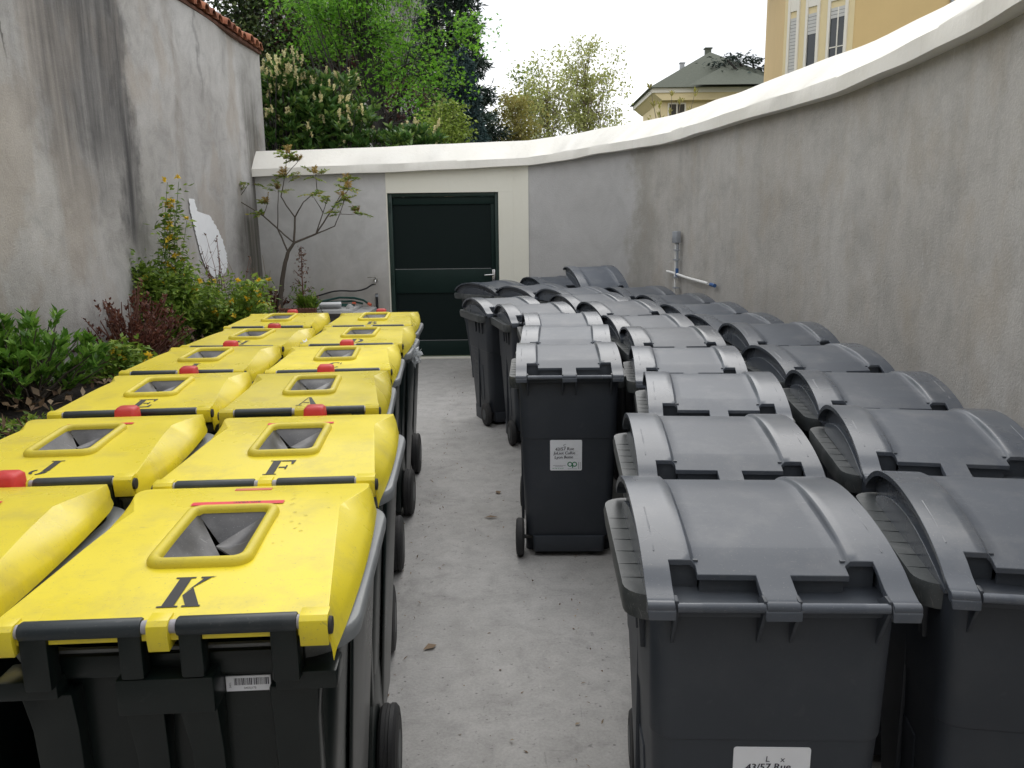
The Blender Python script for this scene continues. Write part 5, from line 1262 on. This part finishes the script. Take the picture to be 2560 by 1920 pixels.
for x in (-2.35, 2.9, .3):
    w = MB().box(x-.62, x+.62, .62, .72, EZ-2.45, EZ-.85).obj('window', 'trim', fh); p = MB()
    for s in (-1, 1): p.box(x+s*.28-.23, x+s*.28+.23, .60, .618, EZ-2.35, EZ-1.8).box(x+s*.28-.23, x+s*.28+.23, .60, .618, EZ-1.73, EZ-.95)
    p.obj('pane', 'glass', w)
m = MB()
for k in range(16): m.box(FX0+.1+k*.16, FX0+.12+k*.16, .0, .02, EZ-3.3, EZ-2.4)
m.box(FX0+.05, FX0+2.6, -.01, .03, EZ-2.42, EZ-2.36); m.obj('balcony_rail', 'greypvc', fh)

ob = empty('ochre_building', (8.0, 26, 0)); tag(ob, 'ochre apartment building with white window bays and grey shutters behind the wall', 'building')
# left facade runs away from the picture's left edge towards the right-hand corner, front facade beyond it
A = Vector((.9, 2.2, 0)); Bc = Vector((2.3, 0, 0)); dr = (Bc-A); Lf = dr.length; fa = math.atan2(dr.y, dr.x); FR = Matrix.Translation(A) @ Matrix.Rotation(fa, 4, 'Z')
MB().prism([(A.x, A.y), (Bc.x, Bc.y), (9.5, 1.4), (9.5, 12), (3.2, 12)], 'z', 0, 13).obj('wall', 'stucco', ob, smooth=False)
def fbox(x0, x1, d0, d1, z0, z1): return MB().box(x0, x1, -d1, -d0, z0, z1, FR)
bays = ((.16, .60), (.84, 1.36), (1.66, 2.36))
def rows(k): return (3.6, 6.45, 9.3)
fbox(0, Lf-.05, .0, .0015, 0, 12.95).obj('bay_facade', 'palestucco', ob, smooth=False)
m = fbox(.0, .16, .002, .05, 0, 12.9)
for z in (0,):
    for x0, x1 in ((.60, .84), (1.36, 1.66)): m.add(*[(lambda q: (q.v, q.f))(fbox(x0+.08, x1-.08, .002, .03, 0, 12.9))][0])
for k, (x0, x1) in enumerate(bays):
    mb = fbox(x0, x0+.09, .003, .06, 0, 12.9); q = fbox(x1-.09, x1, .003, .06, 0, 12.9); mb.add(q.v, q.f)
    for z in (2.2, 5.1, 8.0, 10.9): q = fbox(x0+.09, x1-.09, .003, .045, z+.2, z+1.05); mb.add(q.v, q.f)
    mb.obj('bay_surround', 'trim', ob, smooth=False)
    for j, z in enumerate((3.25, 6.15, 9.05)):
        z0, z1 = z, z+1.85; w = MB(); q = fbox(x0+.09, x1-.09, .004, .012, z0, z1); w.add(q.v, q.f); wo = w.obj('window', 'glass', ob, smooth=False)
        down = {0: 1.0, 1: 1.0 if j == 0 else .35, 2: .18}[k]; sh = MB(); n = int(18*down); 
        for s in range(n): q = fbox(x0+.10, x1-.10, .014, .028, z1-1.85*(s+1)/18+.012, z1-1.85*s/18); sh.add(q.v, q.f)
        if n: sh.obj('roller_shutter', 'shutter', wo, smooth=False)
        if k == 2: q = fbox(x0+.34, x0+.38, .013, .03, z0, z1); q2 = fbox(x0+.10, x1-.10, .013, .03, z0+.7, z0+.73); q.add(q2.v, q2.f); q.obj('frame', 'trim', wo)
MB().tube([(5.4, .55, 0), (5.4, .55, 13)], .06, 10).obj('downpipe', 'zinc', ob)
MB().box(-.3, 9.8, -.4, 12.3, 13.0, 13.35).obj('roof', 'slate', ob)
